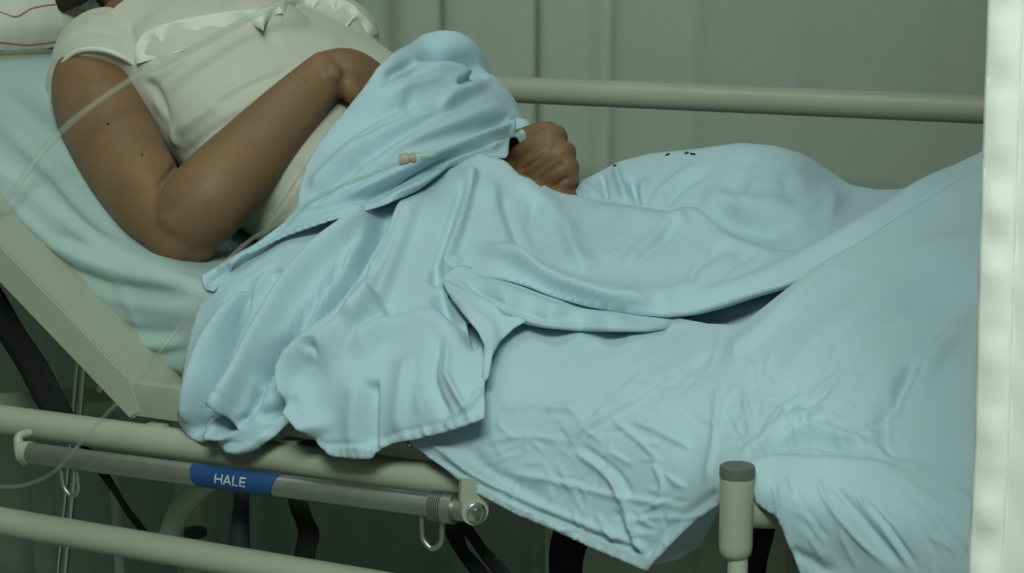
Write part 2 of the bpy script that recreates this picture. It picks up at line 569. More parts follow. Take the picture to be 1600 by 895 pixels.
# side board above the frame rail
p0, p1 = P(198, 625, .0), P(700, 752, .0)
bm = bmesh.new()
add_box(bm, ((p0[0]+.30)/2, .012, .6245), (.30-p0[0], .022, .033), bev=.002)
bpart('side_board', bm, M['cream'])
for px_, py_ in ((240, 668), (450, 693)):
    q = P(px_, py_, -.003)
    bm = bmesh.new(); add_box(bm, (q[0], .004, q[2]), (.020, .014, .006), bev=.001); bpart('latch_plate', bm, M['cream'])
for px_, py_ in ((480, 696), (392, 737), (465, 743)):
    q = P(px_, py_, -.004)
    bm = bmesh.new(); add_box(bm, (q[0], .006, q[2]), (.019, .008, .004), bev=.001); bpart('rubber_stop', bm, M['dgrey'])
q = P(640, 694, 0)
bm = bmesh.new(); add_ball(bm, (q[0], .0005, q[2]), .0032); bpart('screw', bm, M['chrome'])
# raised backrest board: a folded steel tray seen from its side
hx, hz = P(192, 612, 0)[0], P(192, 612, 0)[2]
u = np.array(P(0, 412, 0))-np.array(P(192, 612, 0)); u = u[[0, 2]]/np.linalg.norm(u[[0, 2]])
nrm = np.array((-u[1], u[0])); nrm = nrm if nrm[1] > 0 else -nrm
def bp(s, t): return (hx+u[0]*s+nrm[0]*t, hz+u[1]*s+nrm[1]*t)
bm = bmesh.new(); add_prism(bm, [bp(-.022, -.017), bp(.95, -.017), bp(.95, .016), bp(.0, .016), bp(-.028, -.002)], 0, .80)
bmesh.ops.bevel(bm, geom=list(bm.edges), offset=.002, segments=2, affect='EDGES')
br = bpart('backrest_frame', bm, M['cream'])
q = P(156, 608, 0)
bm = bmesh.new(); add_tube(bm, [(q[0], -.0012, q[2]), (q[0], .004, q[2])], .0034, 12, smooth=False)
o = sharp(obj('screw', bm, M['steel'], br)); 
# steel accessory bar with its brackets, sleeve, hooks and name label
BY = -.03
A0 = P(48, 708, BY); A1 = P(742, 798, BY)
ax = (A1-A0)/np.linalg.norm(A1-A0)
bar = tube('accessory_bar', [A0, A1], .0104, M['steel'], bed, seg=24, smooth=False)
def onbar(px_):
    t = (px_-48)/(742-48.)
    t = t*A1.__getitem__(0)*0+t
    # perspective-correct parameter along the bar
    z0 = (A0-CAM) @ FW; z1 = (A1-CAM) @ FW
    s = t*z0/(z1*(1-t)+t*z0)
    return A0+(A1-A0)*s
# blue sleeve label
lab0, lab1 = onbar(303), onbar(440)
bm = bmesh.new(); rings = add_tube(bm, [lab0+ax*.004, lab1-ax*.004], .0109, 32, smooth=False, caps=False)
# slanted ends
for k, ring in enumerate(rings):
    for j, v in enumerate(ring):
        h = (v.co.z-(lab0 if k == 0 else lab1)[2])/.0109
        v.co += Vector(ax)*(-h*.0035 if k == 0 else h*.0035)
lab = sharp(obj('name_label', bm, M['label'], bar), 50)
lab['label'] = 'blue label reading HALE in white letters'
# lettering wrapped on the bar
tbm = bmesh.new()
L0 = onbar(347)
Lw = np.linalg.norm(onbar(396)-L0)
LH = .0092                                # letter height along the bar's skin
def onskin(x, y):
    ang = (y-LH/2)/.0112+.20
    return Vector(L0+ax*x)+Vector((0, -math.cos(ang), math.sin(ang)))*.0112
def letter_bar(x0, y0, x1, y1, wd=.00155):
    d = Vector((x1-x0, y1-y0)); n_ = Vector((-d.y, d.x)).normalized()*wd/2
    rows = []
    for k in range(7):
        t = k/6.; c = Vector((x0, y0))+d*t
        rows.append([tbm.verts.new(onskin(c.x+n_.x*q, c.y+n_.y*q)) for q in (-1, 0, 1)])
    for r0, r1 in zip(rows, rows[1:]):
        for i in range(2): tbm.faces.new((r0[i], r0[i+1], r1[i+1], r1[i]))
lw = Lw*.205; gp = Lw*.06
x = 0.0
letter_bar(x, 0, x, LH); letter_bar(x+lw, 0, x+lw, LH); letter_bar(x, LH/2, x+lw, LH/2)
x += lw+gp
letter_bar(x, 0, x+lw*.55, LH); letter_bar(x+lw*1.1, 0, x+lw*.55, LH); letter_bar(x+lw*.2, LH*.32, x+lw*.9, LH*.32)
x += lw*1.1+gp*1.2
letter_bar(x, 0, x, LH); letter_bar(x-.0007, .0007, x+lw*.75, .0007)
x += lw*.75+gp*1.2
letter_bar(x, 0, x, LH)
for yy in (.0007, LH/2, LH-.0007): letter_bar(x-.0007, yy, x+lw*.8, yy)
bmesh.ops.recalc_face_normals(tbm, faces=tbm.faces)
obj('lettering', tbm, M['white'], bar, smooth=False)
# left bracket: cream hanger hooked round the bar end
bm = bmesh.new()
q = A0-ax*.004
add_tube(bm, [q+np.array((-.006, .012, .017)), q+np.array((-.009, .000, .016)), q+np.array((-.008, -.003, .008)), q+np.array((-.005, -.003, -.004)), q+np.array((.000, -.002, -.010))], [.0040, .0042, .0052, .0055, .004], 14)
add_tube(bm, [q+np.array((-.006, 0, .0)), q+np.array((.004, 0, 0))], [.011, .0115], 20, smooth=False)
bpart('bar_bracket', bm, M['cream'], ang=40)
# right bracket: eye plate bent round towards the front, with a bolt
q = np.array(P(741, 798, BY-.004))
en = np.array((.72, -.69, 0)); en /= np.linalg.norm(en); et = np.array((-en[1], en[0], 0)); ez_ = np.array((0, 0, 1.))
bm = bmesh.new()
out_ = [(.0122*math.cos(t), .0122*math.sin(t)) for t in np.linspace(math.radians(-200), math.radians(10), 26)]+[(.0095, .016), (.005, .026), (-.012, .030), (-.0135, .014)]
f0 = [bm.verts.new(q+et*x+ez_*z+en*.0025) for x, z in out_]; f1 = [bm.verts.new(q+et*x+ez_*z-en*.0035) for x, z in out_]
fs_ = [bm.faces.new(f0), bm.faces.new(list(reversed(f1)))]
for i in range(len(f0)):
    fs_.append(bm.faces.new((f0[i], f1[i], f1[(i+1) % len(f0)], f0[(i+1) % len(f0)])))
bmesh.ops.recalc_face_normals(bm, faces=fs_)
brk = bpart('bar_bracket', bm, M['cream'], ang=40)
bm = bmesh.new(); add_tube(bm, [q+en*.002, q+en*.0058, q+en*.0068], [.0088, .0088, .0072], 20, smooth=False)
add_tube(bm, [q+en*.0062, q+en*.0085], [.0045, .0035], 14, smooth=False)
o = sharp(obj('bolt', bm, M['chrome'], brk), 40)
# ribbed sleeve
s0, s1 = onbar(676), onbar(712)
bm = bmesh.new()
nn = 6
for k in range(nn):
    c0 = s0+(s1-s0)*.55*k/nn; c1 = s0+(s1-s0)*.55*(k+.72)/nn
    add_tube(bm, [c0, c0*.85+c1*.15, c0*.15+c1*.85, c1], [.0128, .0140, .0140, .0128], 24, smooth=False)
add_tube(bm, [s0+(s1-s0)*.56, s1], [.0142, .0142], 24, smooth=False)
o = sharp(obj('ribbed_sleeve', bm, M['steel'], bar), 40)
# U hooks under the bar
def uhook(px_, w_, h_, lean):
    c = onbar(px_)+np.array((0, 0, -.0095)); e = np.array((w_/2, 0, 0))
    pts = [c-e, c-e*1.0+np.array((lean*.5, 0, -h_*.45)), c-e*.85+np.array((lean, 0, -h_*.78)), c+np.array((lean, 0, -h_)), c+e*.85+np.array((lean, 0, -h_*.78)), c+e+np.array((lean*.5, 0, -h_*.45)), c+e]
    return tube('bag_hook', pts, .0026, M['steel'], bar, seg=10)
uhook(107, .019, .028, .002); uhook(675, .020, .030, 0)
# corner post with its grey cap, on an arm from the frame end
pt = P(1152, 738, -.10); pb = P(1150, 872, -.10)
pr = 24.5/1870.
def post(name_, x, y, zt, zb, r, mat, capmat):
    bm = bmesh.new()
    add_tube(bm, [(x, y, zt), (x, y, zb+.010), (x, y, zb+.004), (x, y, zb+.0012), (x, y, zb)], [r, r, r*.93, r*.72, r*.4], 32, smooth=False)
    o = bpart(name_, bm, mat, ang=40)
    bm = bmesh.new()
    add_tube(bm, [(x, y, zt-.003), (x, y, zt+.003), (x, y, zt+.0052), (x, y, zt+.006), (x, y, zt+.006)], [r*1.045, r*1.045, r*1.02, r*.94, r*.85], 32, smooth=False)
    sharp(obj('cap', bm, capmat, o), 40)
    return o
post('corner_post', pt[0], pt[1], pt[2], pb[2], pr, M['cream'], M['grey'])['label'] = 'cream corner post with flat grey cap'
bm = bmesh.new(); add_tube(bm, [(pt[0]+.004, pt[1]+.004, .628), (pt[0]+.022, -.065, .620), (pt[0]+.04, -.02, .614), (pt[0]+.05, .01, .612)], [(.013, .007), (.012, .008), (.013, .010), (.014, .014)], 16)
bpart('post_arm', bm, M['cream'], ang=40)
bm = bmesh.new(); add_tube(bm, [(pt[0]+.002, -.10, pb[2]+.002), (pt[0]+.002, -.10, pb[2]-.25)], .008, 16, smooth=False)
bpart('post_rod', bm, M['cream2'])
q = P(305, 826, .5)
post('far_corner_post', q[0], q[1], q[2]-.006, q[2]-.12, .0145, M['cream2'], M['dgrey'])
# gas spring handle below the bar
bm = bmesh.new(); add_tube(bm, [P(378, 752, .02), P(377, 790, .02), P(373, 862, .02), P(372, 900, .02)], [.0068, .0078, .0108, .011], 20)
bpart('release_handle', bm, M['dgrey'], ang=40)
# thin steel rods hanging under the backrest
for dx in (-4, 7):
    tube('steel_rod', [P(126+dx, 560, .16), P(110+dx, 735, .16), P(93+dx, 910, .16), P(80+dx, 1050, .16)], .0034 if dx > 0 else .0024, M['chrome'], bed, seg=10)
# curved cream tube and slanted stays under the bed
tube('curved_stay', [P(262, 870, .30), P(268, 830, .30), P(290, 785, .30), P(335, 745, .30), P(420, 715, .30)], .0135, M['cream2'], bed, seg=16)
tube('stay', [P(178, 720, .42), P(188, 900, .42)], .007, M['cream2'], bed, smooth=False)
# cross member behind the strap, left
bm = bmesh.new()
qa, qb = P(-120, 645, .10), P(190, 622, .36)
add_tube(bm, [qa, qb, P(330, 640, .52)], [(.016, .012)]*3, 4, smooth=False)
bpart('cross_member', bm, M['cream2'], sm=False)
# longitudinal beam under the platform at the right
bm = bmesh.new()
za = P(800, 830, .22)[2]
add_box(bm, (.26, .24, za-.015), (.66, .05, .062), bev=.004); bpart('lower_beam', bm, M['cream2'])
# columns and casters carry the bed
for X, Y_ in ((-.85, .14), (-.85, .70)):
    bm = bmesh.new(); add_box(bm, (X, Y_, (.53+FLOOR+.13)/2), (.045, .04, .53-FLOOR-.13), bev=.004); bpart('leg', bm, M['cream2'])
for px_, Y_, w_ in ((1122, .20, .030), (1218, .14, .024), (1050, .62, .04)):
    X = P(px_, 860, Y_)[0]
    bm = bmesh.new(); add_box(bm, (X, Y_, (.60+FLOOR+.13)/2), (w_, .03, .60-FLOOR-.13), bev=.003); bpart('leg', bm, M['cream2'])
bm = bmesh.new(); add_box(bm, (-.28, .40, .02), (1.25, .05, .05), bev=.004); bpart('base_beam', bm, M['cream2'])
for X, Y_ in ((-.85, .42), (P(1122, 860, .2)[0], .42)):
    bm = bmesh.new(); add_box(bm, (X, Y_, .02), (.05, .62, .05), bev=.004)
    bpart('base_crossbar', bm, M['cream2'])
for X, Y_ in ((-.85, .14), (-.85, .70), (P(1122, 860, .2)[0], .20), (P(1050, 860, .62)[0], .62)):
    bm = bmesh.new(); add_tube(bm, [(X, Y_-.017, FLOOR+.055), (X, Y_+.017, FLOOR+.055)], .055, 24, smooth=False)
    add_box(bm, (X, Y_, FLOOR+.10), (.03, .05, .09)); bpart('caster', bm, M['dgrey'])
# foot end board
bm = bmesh.new(); add_box(bm, (.63, .40, .74), (.024, .84, .40), bev=.006); bpart('footboard', bm, M['cream'])

# black restraint straps
def strap(name, pts, width, label, thick=.0024, wdir=(1, 0, 0)):
    """flat webbing; pts = (photo x, photo y, depth Y), width in metres along wdir"""
    C = crom([P(*p) for p in pts], (len(pts)-1)*8+1)
    W = crom([[q] for q in (width if not np.isscalar(width) else [width]*len(pts))], len(C))[:, 0]
    wd = crom([wdir]*len(pts) if not isinstance(wdir[0], (tuple, list)) else wdir, len(C))
    bm = bmesh.new(); rows = []
    for k in range(len(C)):
        r = []
        for i in range(5):
            t = i/4-.5
            p = C[k]+wd[k]*W[k]*t+np.array((0, -1, 0))*.0007*math.sin(k*.5+i*.7)
            r.append(bm.verts.new(p))
        rows.append(r)
    for a_, b_ in zip(rows, rows[1:]):
        for i in range(4): bm.faces.new((a_[i], a_[i+1], b_[i+1], b_[i]))
    o = obj(name, bm, M['black'])
    s = o.modifiers.new('thickness', 'SOLIDIFY'); s.thickness = thick; s.offset = 0
    tag(o, label, 'strap')
    return o
wdv = Vector((.95, 0, -.25)).normalized()
strap('restraint_strap', [(-35, 430, .06), (-4, 487, .055), (36, 548, .05), (68, 604, .042), (90, 648, .03), (102, 672, .022)], [.056, .060, .058, .056, .054, .050],
      'broad black strap running from the backrest down behind the upper cream rail at left', wdir=tuple(wdv))
strap('restraint_strap', [(118, 690, .025), (142, 706, .03), (165, 745, .05), (195, 790, .07), (222, 828, .08), (262, 880, .09)], [.026, .024, .016, .013, .016, .016],
      'narrow twisted black strap trailing below the steel bar towards the lower rail at left', wdir=(.9, 0, -.3))
strap('restraint_strap', [(462, 770, .02), (470, 800, .02), (482, 830, .02), (477, 862, .02), (474, 900, .02)], [.016, .022, .022, .022, .02],
      'short black strap hanging straight down below the steel bar beside the blue label')
strap('restraint_strap', [(706, 815, .03), (716, 850, .03), (738, 880, .03), (775, 930, .03)], [.020, .017, .019, .02],
      'forked black strap hanging below the bolt end of the steel bar')
strap('restraint_strap', [(722, 815, .02), (745, 848, .02), (772, 880, .02), (812, 930, .02)], [.014, .014, .018, .02],
      'outer tail of the forked black strap under the bar end')
strap('restraint_strap', [(905, 800, .05), (890, 845, .05), (884, 880, .05), (884, 925, .05)], [.034, .036, .032, .032],
      'wide black strap emerging below the hem of the large blue sheet')
strap('restraint_strap', [(1196, 800, .06), (1190, 840, .06), (1180, 880, .06), (1175, 930, .06)], [.02, .02, .02, .02],
      'black strap in the shadow right behind the cream corner post')

#MATTRESS
# ------------------------------------------------------------------ mattress in its fitted sheet
def mattress():
    top = [(-1.10, 1.135), (-.95, 1.04), (-.80, .945)]+[tuple(P(x, y, .06)[[0, 2]]) for x, y in ((-100, 180), (0, 262), (150, 385), (240, 425))]+[(-.34, .722), (-.25, .708), (-.1, .700), (.3, .700), (.60, .700)]
    bot = [(-1.17, 1.085), (-1.0, .985), (-.85, .893)]+[tuple(P(x, y, .06)[[0, 2]]) for x, y in ((-100, 250), (0, 345), (150, 502), (232, 574))]+[(-.37, .634), (-.25, .632), (-.1, .632), (.3, .632), (.60, .632)]
    N = 220
    T = crom(top, N); Bt = crom(bot, N)
    Y0, Y1 = .06, .78
    prof = []   # (t from top to bottom, y)
    r = .018
    for k in range(9):      # near rounded edge, bottom to top
        a = math.pi*k/8
        prof.append((1-k/8, Y0+r*(1-math.sin(a)*1.0)-.004*math.sin(a)))
    prof = [(1, Y0+.03)]+[(1-.12*0, Y0+.012)]+[(t, Y0+.006*abs(2*t-1)**3) for t in np.linspace(.93, .07, 22)]+[(.0, Y0+.012)]
    prof += [(0, y) for y in np.linspace(Y0+.022, Y1-.02, 90)]+[(.06, Y1-.002), (.5, Y1), (.94, Y1-.002), (1, Y1-.02)]
    bm = bmesh.new(); rows = []
    for k in range(N):
        row = []
        for t, y in prof:
            x, z = T[k]*(1-t)+Bt[k]*t
            # puff of the side
            row.append(bm.verts.new((x, y, z)))
        rows.append(row)
    np_ = len(prof)
    for a_, b_ in zip(rows, rows[1:]):
        for i in range(np_):
            j = (i+1) % np_
            bm.faces.new((a_[i], b_[i], b_[j], a_[j]))
    bm.faces.new(list(rows[0])); bm.faces.new(list(reversed(rows[-1])))
    bmesh.ops.recalc_face_normals(bm, faces=bm.faces)
    return bm
mat_root = empty('mattress', (-.2, .42, .63))
tag(mat_root, 'mattress in a pale green-blue fitted sheet under the patient', 'mattress')
fs = obj('fitted_sheet', mattress(), M['sheet'], mat_root)
apply_strokes(fs.data, [
    ([(-10, 140), (60, 195), (140, 275), (215, 365)], .004, 16, 10),
    ([(-10, 180), (50, 235), (120, 315), (200, 385)], -.005, 10, 14),
    ([(-10, 225), (60, 290), (130, 360), (210, 405), (320, 428)], .005, 22, 10),
    ([(-10, 290), (60, 360), (120, 400), (220, 432), (330, 442)], .007, 10, 16),
    ([(0, 318), (60, 385), (130, 430), (220, 452), (320, 455)], -.005, 8, 16),
    ([(60, 370), (120, 375), (200, 400)], -.003, 8, 8),
    ([(80, 410), (150, 455), (240, 480), (330, 490)], .003, 14, 14),
    ([(130, 480), (200, 515), (290, 520)], -.004, 9, 10),
    ([(160, 500), (220, 540), (290, 535)], .004, 10, 9),
    ([(200, 545), (250, 555), (300, 545)], -.003, 7, 8),
    ([(170, 430), (200, 470), (215, 520)], .002, 9, 9),
    ([(60, 250), (110, 340), (150, 380)], .002, 8, 8),
])

# ------------------------------------------------------------------ pillow
bm = bmesh.new()
pc = Vector((-.90, .44, 1.03))
NU, NV = 60, 44
rows = []
ang = math.radians(35)
for side in (1, -1):
    rr_ = []
    for i in range(NU+1):
        row = []
        for j in range(NV+1):
            a_, b_ = i/NU*2-1, j/NV*2-1
            th = .058*max(0, (1-abs(a_)**4)*(1-abs(b_)**4))**.5
            lx, ly, lz = a_*.165*(1-.05*b_*b_), b_*.25*(1-.06*a_*a_), side*th
            lz += (.005*mnoise.noise((lx*16, ly*16, side))+.002*mnoise.noise((lx*45, ly*40, side+3)))*side
            row.append((lx, ly, lz))
        rr_.append(row)
    vs = [[bm.verts.new(Vector((p[0]*math.cos(ang)+p[2]*math.sin(ang), p[1], -p[0]*math.sin(ang)+p[2]*math.cos(ang)))+pc) for p in row] for row in rr_]
    for i in range(NU):
        for j in range(NV):
            f = (vs[i][j], vs[i+1][j], vs[i+1][j+1], vs[i][j+1])
            bm.faces.new(f if side > 0 else tuple(reversed(f)))
bmesh.ops.remove_doubles(bm, verts=bm.verts, dist=.0004)
pil = tag(obj('pillow', bm, M['pillow']), 'white pillow with thin pink stripes on the raised backrest', 'pillow')
pbv = bvh_of(pil)
for sp_ in ([(-30, 16), (0, 19), (25, 26), (50, 13), (85, 7), (120, 4)], [(-30, 62), (0, 66), (40, 70), (78, 66), (110, 60)], [(-30, -28), (20, -22), (60, -34), (110, -30)]):
    L = [hit(pbv, x, y, .4, .0002) for x, y in crom(sp_, 24)]
    bm = bmesh.new(); add_tube(bm, L, .0009, 6, smooth=False); obj('stripe', bm, M['pink'], pil)

#PATIENT
# ------------------------------------------------------------------ patient
person = empty('person', (-.3, .42, .71))
tag(person, 'person in a white ruffled T-shirt reclining on the bed, hand under blue cloth', 'person')
TORSO = [((-.12, .43, .750), (.040, .11)), ((-.22, .43, .770), (.050, .130)), ((-.32, .43, .810), (.078, .135)), ((-.42, .43, .850), (.090, .148)), ((-.52, .43, .890), (.098, .165)),
         ((-.60, .43, .925), (.085, .165)), ((-.665, .43, .955), (.062, .145)), ((-.70, .43, .980), (.050, .09))]
def body():
    bm = bmesh.new()
    add_tube(bm, [t[0] for t in TORSO], [t[1] for t in TORSO], 40, up0=(.3, 0, 1))
    for y in (.36, .50):
        add_ball(bm, (-.50, y, .945), (.060, .064, .045))
    # neck and head (above the frame)
    add_tube(bm, [(-.665, .43, .965), (-.71, .43, 1.01), (-.755, .43, 1.055), (-.79, .43, 1.09)], [.06, .05, .047, .048], 24)
    hd = Matrix.Rotation(math.radians(-48), 3, 'Y')      # face up, tipped toward the feet
    def hp(x, y, z): return Vector((-.845, .43, 1.145))+hd @ Vector((x, y, z))   # +x face, +z crown
    add_ball(bm, hp(-.012, 0, .022), (.088, .072, .092), hd)
    add_ball(bm, hp(.022, 0, -.03), (.062, .060, .078), hd)
    add_ball(bm, hp(.058, 0, -.085), (.024, .026, .02), hd)          # chin
    add_tube(bm, [hp(.078, 0, .02), hp(.092, 0, -.008), hp(.104, 0, -.026), hp(.084, 0, -.034)], [.008, .010, .0125, .010], 12)
    for s in (-1, 1):
        add_ball(bm, hp(.070, s*.032, .006), (.014, .016, .011), hd)   # eyeballs under lids
        add_ball(bm, hp(.078, s*.032, .026), (.010, .024, .007), hd)   # brow
        add_ball(bm, hp(-.005, s*.073, -.005), (.020, .010, .032), hd)  # ears
        add_ball(bm, hp(.062, s*.040, -.03), (.022, .022, .020), hd)   # cheeks
    add_ball(bm, hp(.084, 0, -.054), (.010, .025, .0065), hd)         # lips
    add_ball(bm, hp(.081, 0, -.064), (.010, .021, .007), hd)
    # near arm
    ua = [tuple(P(*p)) for p in ((190, 80, .345), (152, 124, .272), (160, 178, .228), (196, 255, .185), (240, 322, .15), (277, 362, .13))]
    add_tube(bm, ua, [.042, .0480, .0500, .0475, .0415, .0335], 28)
    fa = [P(*p) for p in ((279, 366, .13), (298, 342, .138), (335, 300, .155), (395, 236, .20), (455, 171, .24), (496, 130, .27), (520, 112, .285))]
    add_tube(bm, fa, [.0335, .0415, .0435, .0385, .0315, .0270, (.0265, .0235)], 28)
    add_ball(bm, P(276, 370, .130), .0325); add_ball(bm, P(304, 378, .138), .0235)
    add_ball(bm, P(519, 116, .264), (.0105, .010, .011))               # wrist bone
    # near hand: palm bent down at the wrist, fingers curl on under the cloth
    add_tube(bm, [P(496, 130, .272), P(518, 115, .287), P(545, 113, .300), P(572, 123, .325), P(598, 142, .357)], [(.0255, .024), (.0255, .0235), (.0255, .027), (.022, .030), (.016, .026)], 22)
    for k, (dy, l) in enumerate(((-.026, .9), (-.008, 1.0), (.011, .95), (.028, .8))):
        b0 = Vector(P(594, 142, .352+dy))
        add_tube(bm, [b0, b0+Vector((.030, .012, -.012))*l, b0+Vector((.048, .018, -.040))*l, b0+Vector((.046, .020, -.062))*l], [.0105, .0095, .0088, .007], 12)
    add_tube(bm, [P(540, 126, .285), P(549, 142, .284), P(562, 153, .292), P(580, 158, .305)], [.0140, .0125, .0105, .0085], 14)  # thumb
    add_tube(bm, [P(565, 125, .30), P(572, 143, .302), P(580, 155, .31)], [.014, .0125, .009], 14)
    # far arm: along the far side, forearm under the cloth
    add_tube(bm, [(-.655, .56, .935), (-.60, .615, .885), (-.50, .635, .835), (-.41, .625, .80)], [.050, .050, .045, .037], 24)
    add_tube(bm, [(-.41, .625, .80), (-.36, .60, .81), (-.28, .555, .828), P(780, 240, .475), P(806, 245, .455)], [.036, .040, .034, .027, .025], 24)
    # far fist: palm block, four curled fingers, thumb side
    add_tube(bm, [P(798, 242, .462), P(822, 238, .456), P(846, 238, .452), P(866, 238, .455)], [(.022, .022), (.029, .024), (.030, .022), (.024, .016)], 20)
    for pts, r in ((((790, 254, .446), (812, 242, .428), (840, 226, .418), (866, 211, .428), (874, 219, .455)), .0122),
                   (((800, 282, .432), (822, 268, .414), (852, 248, .406), (881, 236, .416), (887, 244, .446)), .0118),
                   (((820, 300, .426), (842, 287, .408), (868, 270, .404), (888, 260, .413), (892, 267, .44)), .0112),
                   (((846, 304, .420), (866, 294, .408), (882, 284, .408), (892, 279, .416), (894, 284, .436)), .0092)):
        add_tube(bm, [P(*p) for p in pts], [r*1.05, r*1.05, r*1.02, r*1.0, r*.85], 16)
    add_tube(bm, [P(800, 232, .452), P(828, 214, .448), P(856, 206, .446), P(868, 207, .45)], [.015, .0135, .0125, .010], 14)    # thumb side of the hand
    # legs under the covers
    for y0, y1, dz in ((.36, .29, -.018), (.50, .50, -.01)):
        add_tube(bm, [(-.16, y0, .745), (-.02, (y0+y1)/2, .752), (.10, y1, .740), (.22, y1, .732), (.34, y1, .745), (.47, y1, .74)], [.038, .036, .034, .030, .028, .024], 20)
        add_tube(bm, [(.46, y1, .742), (.50, y1, .765), (.515, y1, .80)], [.026, .026, .018], 16)
    return remesh(bm, 'body', .0026, 11, .5)
bme = body()
apply_strokes(bme, [
    ([(246, 300), (252, 285), (275, 260), (295, 246)], -.0045, 5, 6, .3),
    ([(250, 330), (262, 350), (268, 375)], .003, 14, 12, .4),
    ([(533, 132), (532, 150), (528, 165)], -.0030, 3, 4, .3),
    ([(548, 128), (550, 148), (547, 163)], -.0010, 4, 4, .3),
    ([(556, 92), (575, 100), (590, 112)], -.001, 6, 6, .3),
    ([(468, 130), (478, 124)], .0012, 5, 5, .4),
    ([(808, 270), (838, 247), (866, 222)], -.0060, 2.6, 2.6, .2),
    ([(830, 288), (858, 266), (886, 249)], -.0058, 2.6, 2.6, .2),
    ([(858, 297), (876, 284), (890, 277)], -.0045, 2.6, 2.6, .2),
    ([(800, 248), (822, 232), (848, 214)], .0012, 7, 7, .3),
    ([(868, 230), (876, 240)], -.0010, 5, 5, .4),
])
bobj = link('body', bme, M['skin'], person)
for px_, py_ in ((169, 194), (222, 242)):
    bb = bvh_of(bobj); q = hit(bb, px_, py_, .2)
    bm = bmesh.new(); add_ball(bm, q, (.0014, .0010, .0014), u=10, v=8)
    obj('mole', bm, M['mole'], bobj)

# shirt
def shirt():
    bm = bmesh.new()
    T = TORSO[2:7]
    ST = [((-.26, .41, .750), (.066, .172)), ((-.33, .405, .772), (.098, .198)), ((-.42, .405, .822), (.118, .194)), ((-.52, .415, .888), (.106, .192)), ((-.60, .43, .925), (.093, .170)), ((-.665, .43, .955), (.070, .152))]
    add_tube(bm, [t[0] for t in ST], [t[1] for t in ST], 48, up0=(.3, 0, 1))
    for y in (.36, .50):
        add_ball(bm, (-.50, y, .948), (.068, .070, .052))
    # far sleeve
    add_tube(bm, [(-.645, .52, .945), (-.615, .600, .90), (-.585, .625, .875)], [.060, .060, .058], 28)
    # near cap sleeve: rings from the shoulder out to the hem
    hem = [(222, 112, .250), (197, 92, .235), (160, 78, .224), (122, 80, .224), (98, 100, .228), (82, 140, .238), (80, 180, .252), (96, 222, .268), (128, 235, .285), (165, 220, .30), (200, 185, .29), (220, 148, .27)]
    mid = [(224, 82, .275), (200, 58, .262), (162, 42, .256), (122, 44, .252), (92, 68, .250), (74, 112, .256), (70, 165, .268), (84, 215, .285), (120, 235, .31), (165, 225, .325), (205, 185, .315), (225, 130, .295)]
    top = [(240, 60, .33), (218, 32, .32), (185, 14, .316), (150, 12, .308), (116, 28, .300), (88, 62, .296), (78, 115, .300), (90, 180, .315), (125, 215, .335), (170, 212, .35), (215, 170, .345), (240, 110, .335)]
    core = [(270, 60, .40), (250, 38, .40), (225, 20, .40), (200, 10, .40), (170, 12, .40), (150, 40, .40), (145, 90, .40), (155, 140, .40), (180, 170, .40), (210, 165, .40), (245, 140, .40), (270, 100, .40)]
    rings = []
    for r in (hem, mid, top, core):
        q = [P(*p) for p in r]
        q = crom(q+[q[0]], 49)[:-1]
        rings.append([bm.verts.new(c) for c in q])
    n = len(rings[0]); fs_ = []
    for a_, b_ in zip(rings, rings[1:]):
        for j in range(n): fs_.append(bm.faces.new((a_[j], a_[(j+1) % n], b_[(j+1) % n], b_[j])))
    fs_.append(bm.faces.new(rings[0])); fs_.append(bm.faces.new(rings[-1]))
    bmesh.ops.recalc_face_normals(bm, faces=fs_)
    return remesh(bm, 'shirt', .0034, 8, .5), [P(*p) for p in hem]
sme, hem = shirt()
shirt_folds = [
    ([(300, 270), (340, 215), (400, 165), (450, 130)], -.004, 8, 12),
    ([(310, 280), (355, 235), (410, 195), (455, 150)], .004, 9, 8),
    ([(270, 215), (320, 175), (385, 135), (460, 105)], .003, 14, 10),
    ([(330, 170), (390, 135), (460, 108)], -.003, 6, 8),
    ([(280, 250), (330, 205), (380, 175)], -.0025, 7, 7),
    ([(228, 120), (250, 150), (270, 215)], -.003, 6, 8),
    ([(225, 130), (262, 110), (300, 85)], .0025, 8, 8),
    ([(240, 150), (262, 190), (280, 235)], .0025, 6, 6),
    ([(235, 100), (270, 85), (310, 60)], -.002, 6, 6),
    ([(395, 380), (440, 330), (480, 270)], .004, 12, 10),
    ([(410, 350), (445, 300), (475, 245)], -.004, 8, 8),
    ([(200, 28), (209, 60), (217, 106)], -.0014, 4, 5, .2),
    ([(110, 55), (150, 48), (200, 58)], -.0015, 8, 8),
    ([(130, 30), (170, 28), (205, 45)], .0015, 8, 8),
    ([(420, 60), (480, 55), (540, 70)], .0015, 14, 14),
]
apply_strokes(sme, [(q_[0], q_[1]*1.7, q_[2]*.85, q_[3]*.85)+tuple(q_[4:]) for q_ in shirt_folds])
sh = link('shirt', sme, M['shirt'], person)
bm = bmesh.new()
q = hem+[hem[0]]
add_tube(bm, [tuple(p) for p in crom(q, 60)], .0030, 8, smooth=False, caps=False)
obj('sleeve_hem', bm, M['ruffle'], sh)
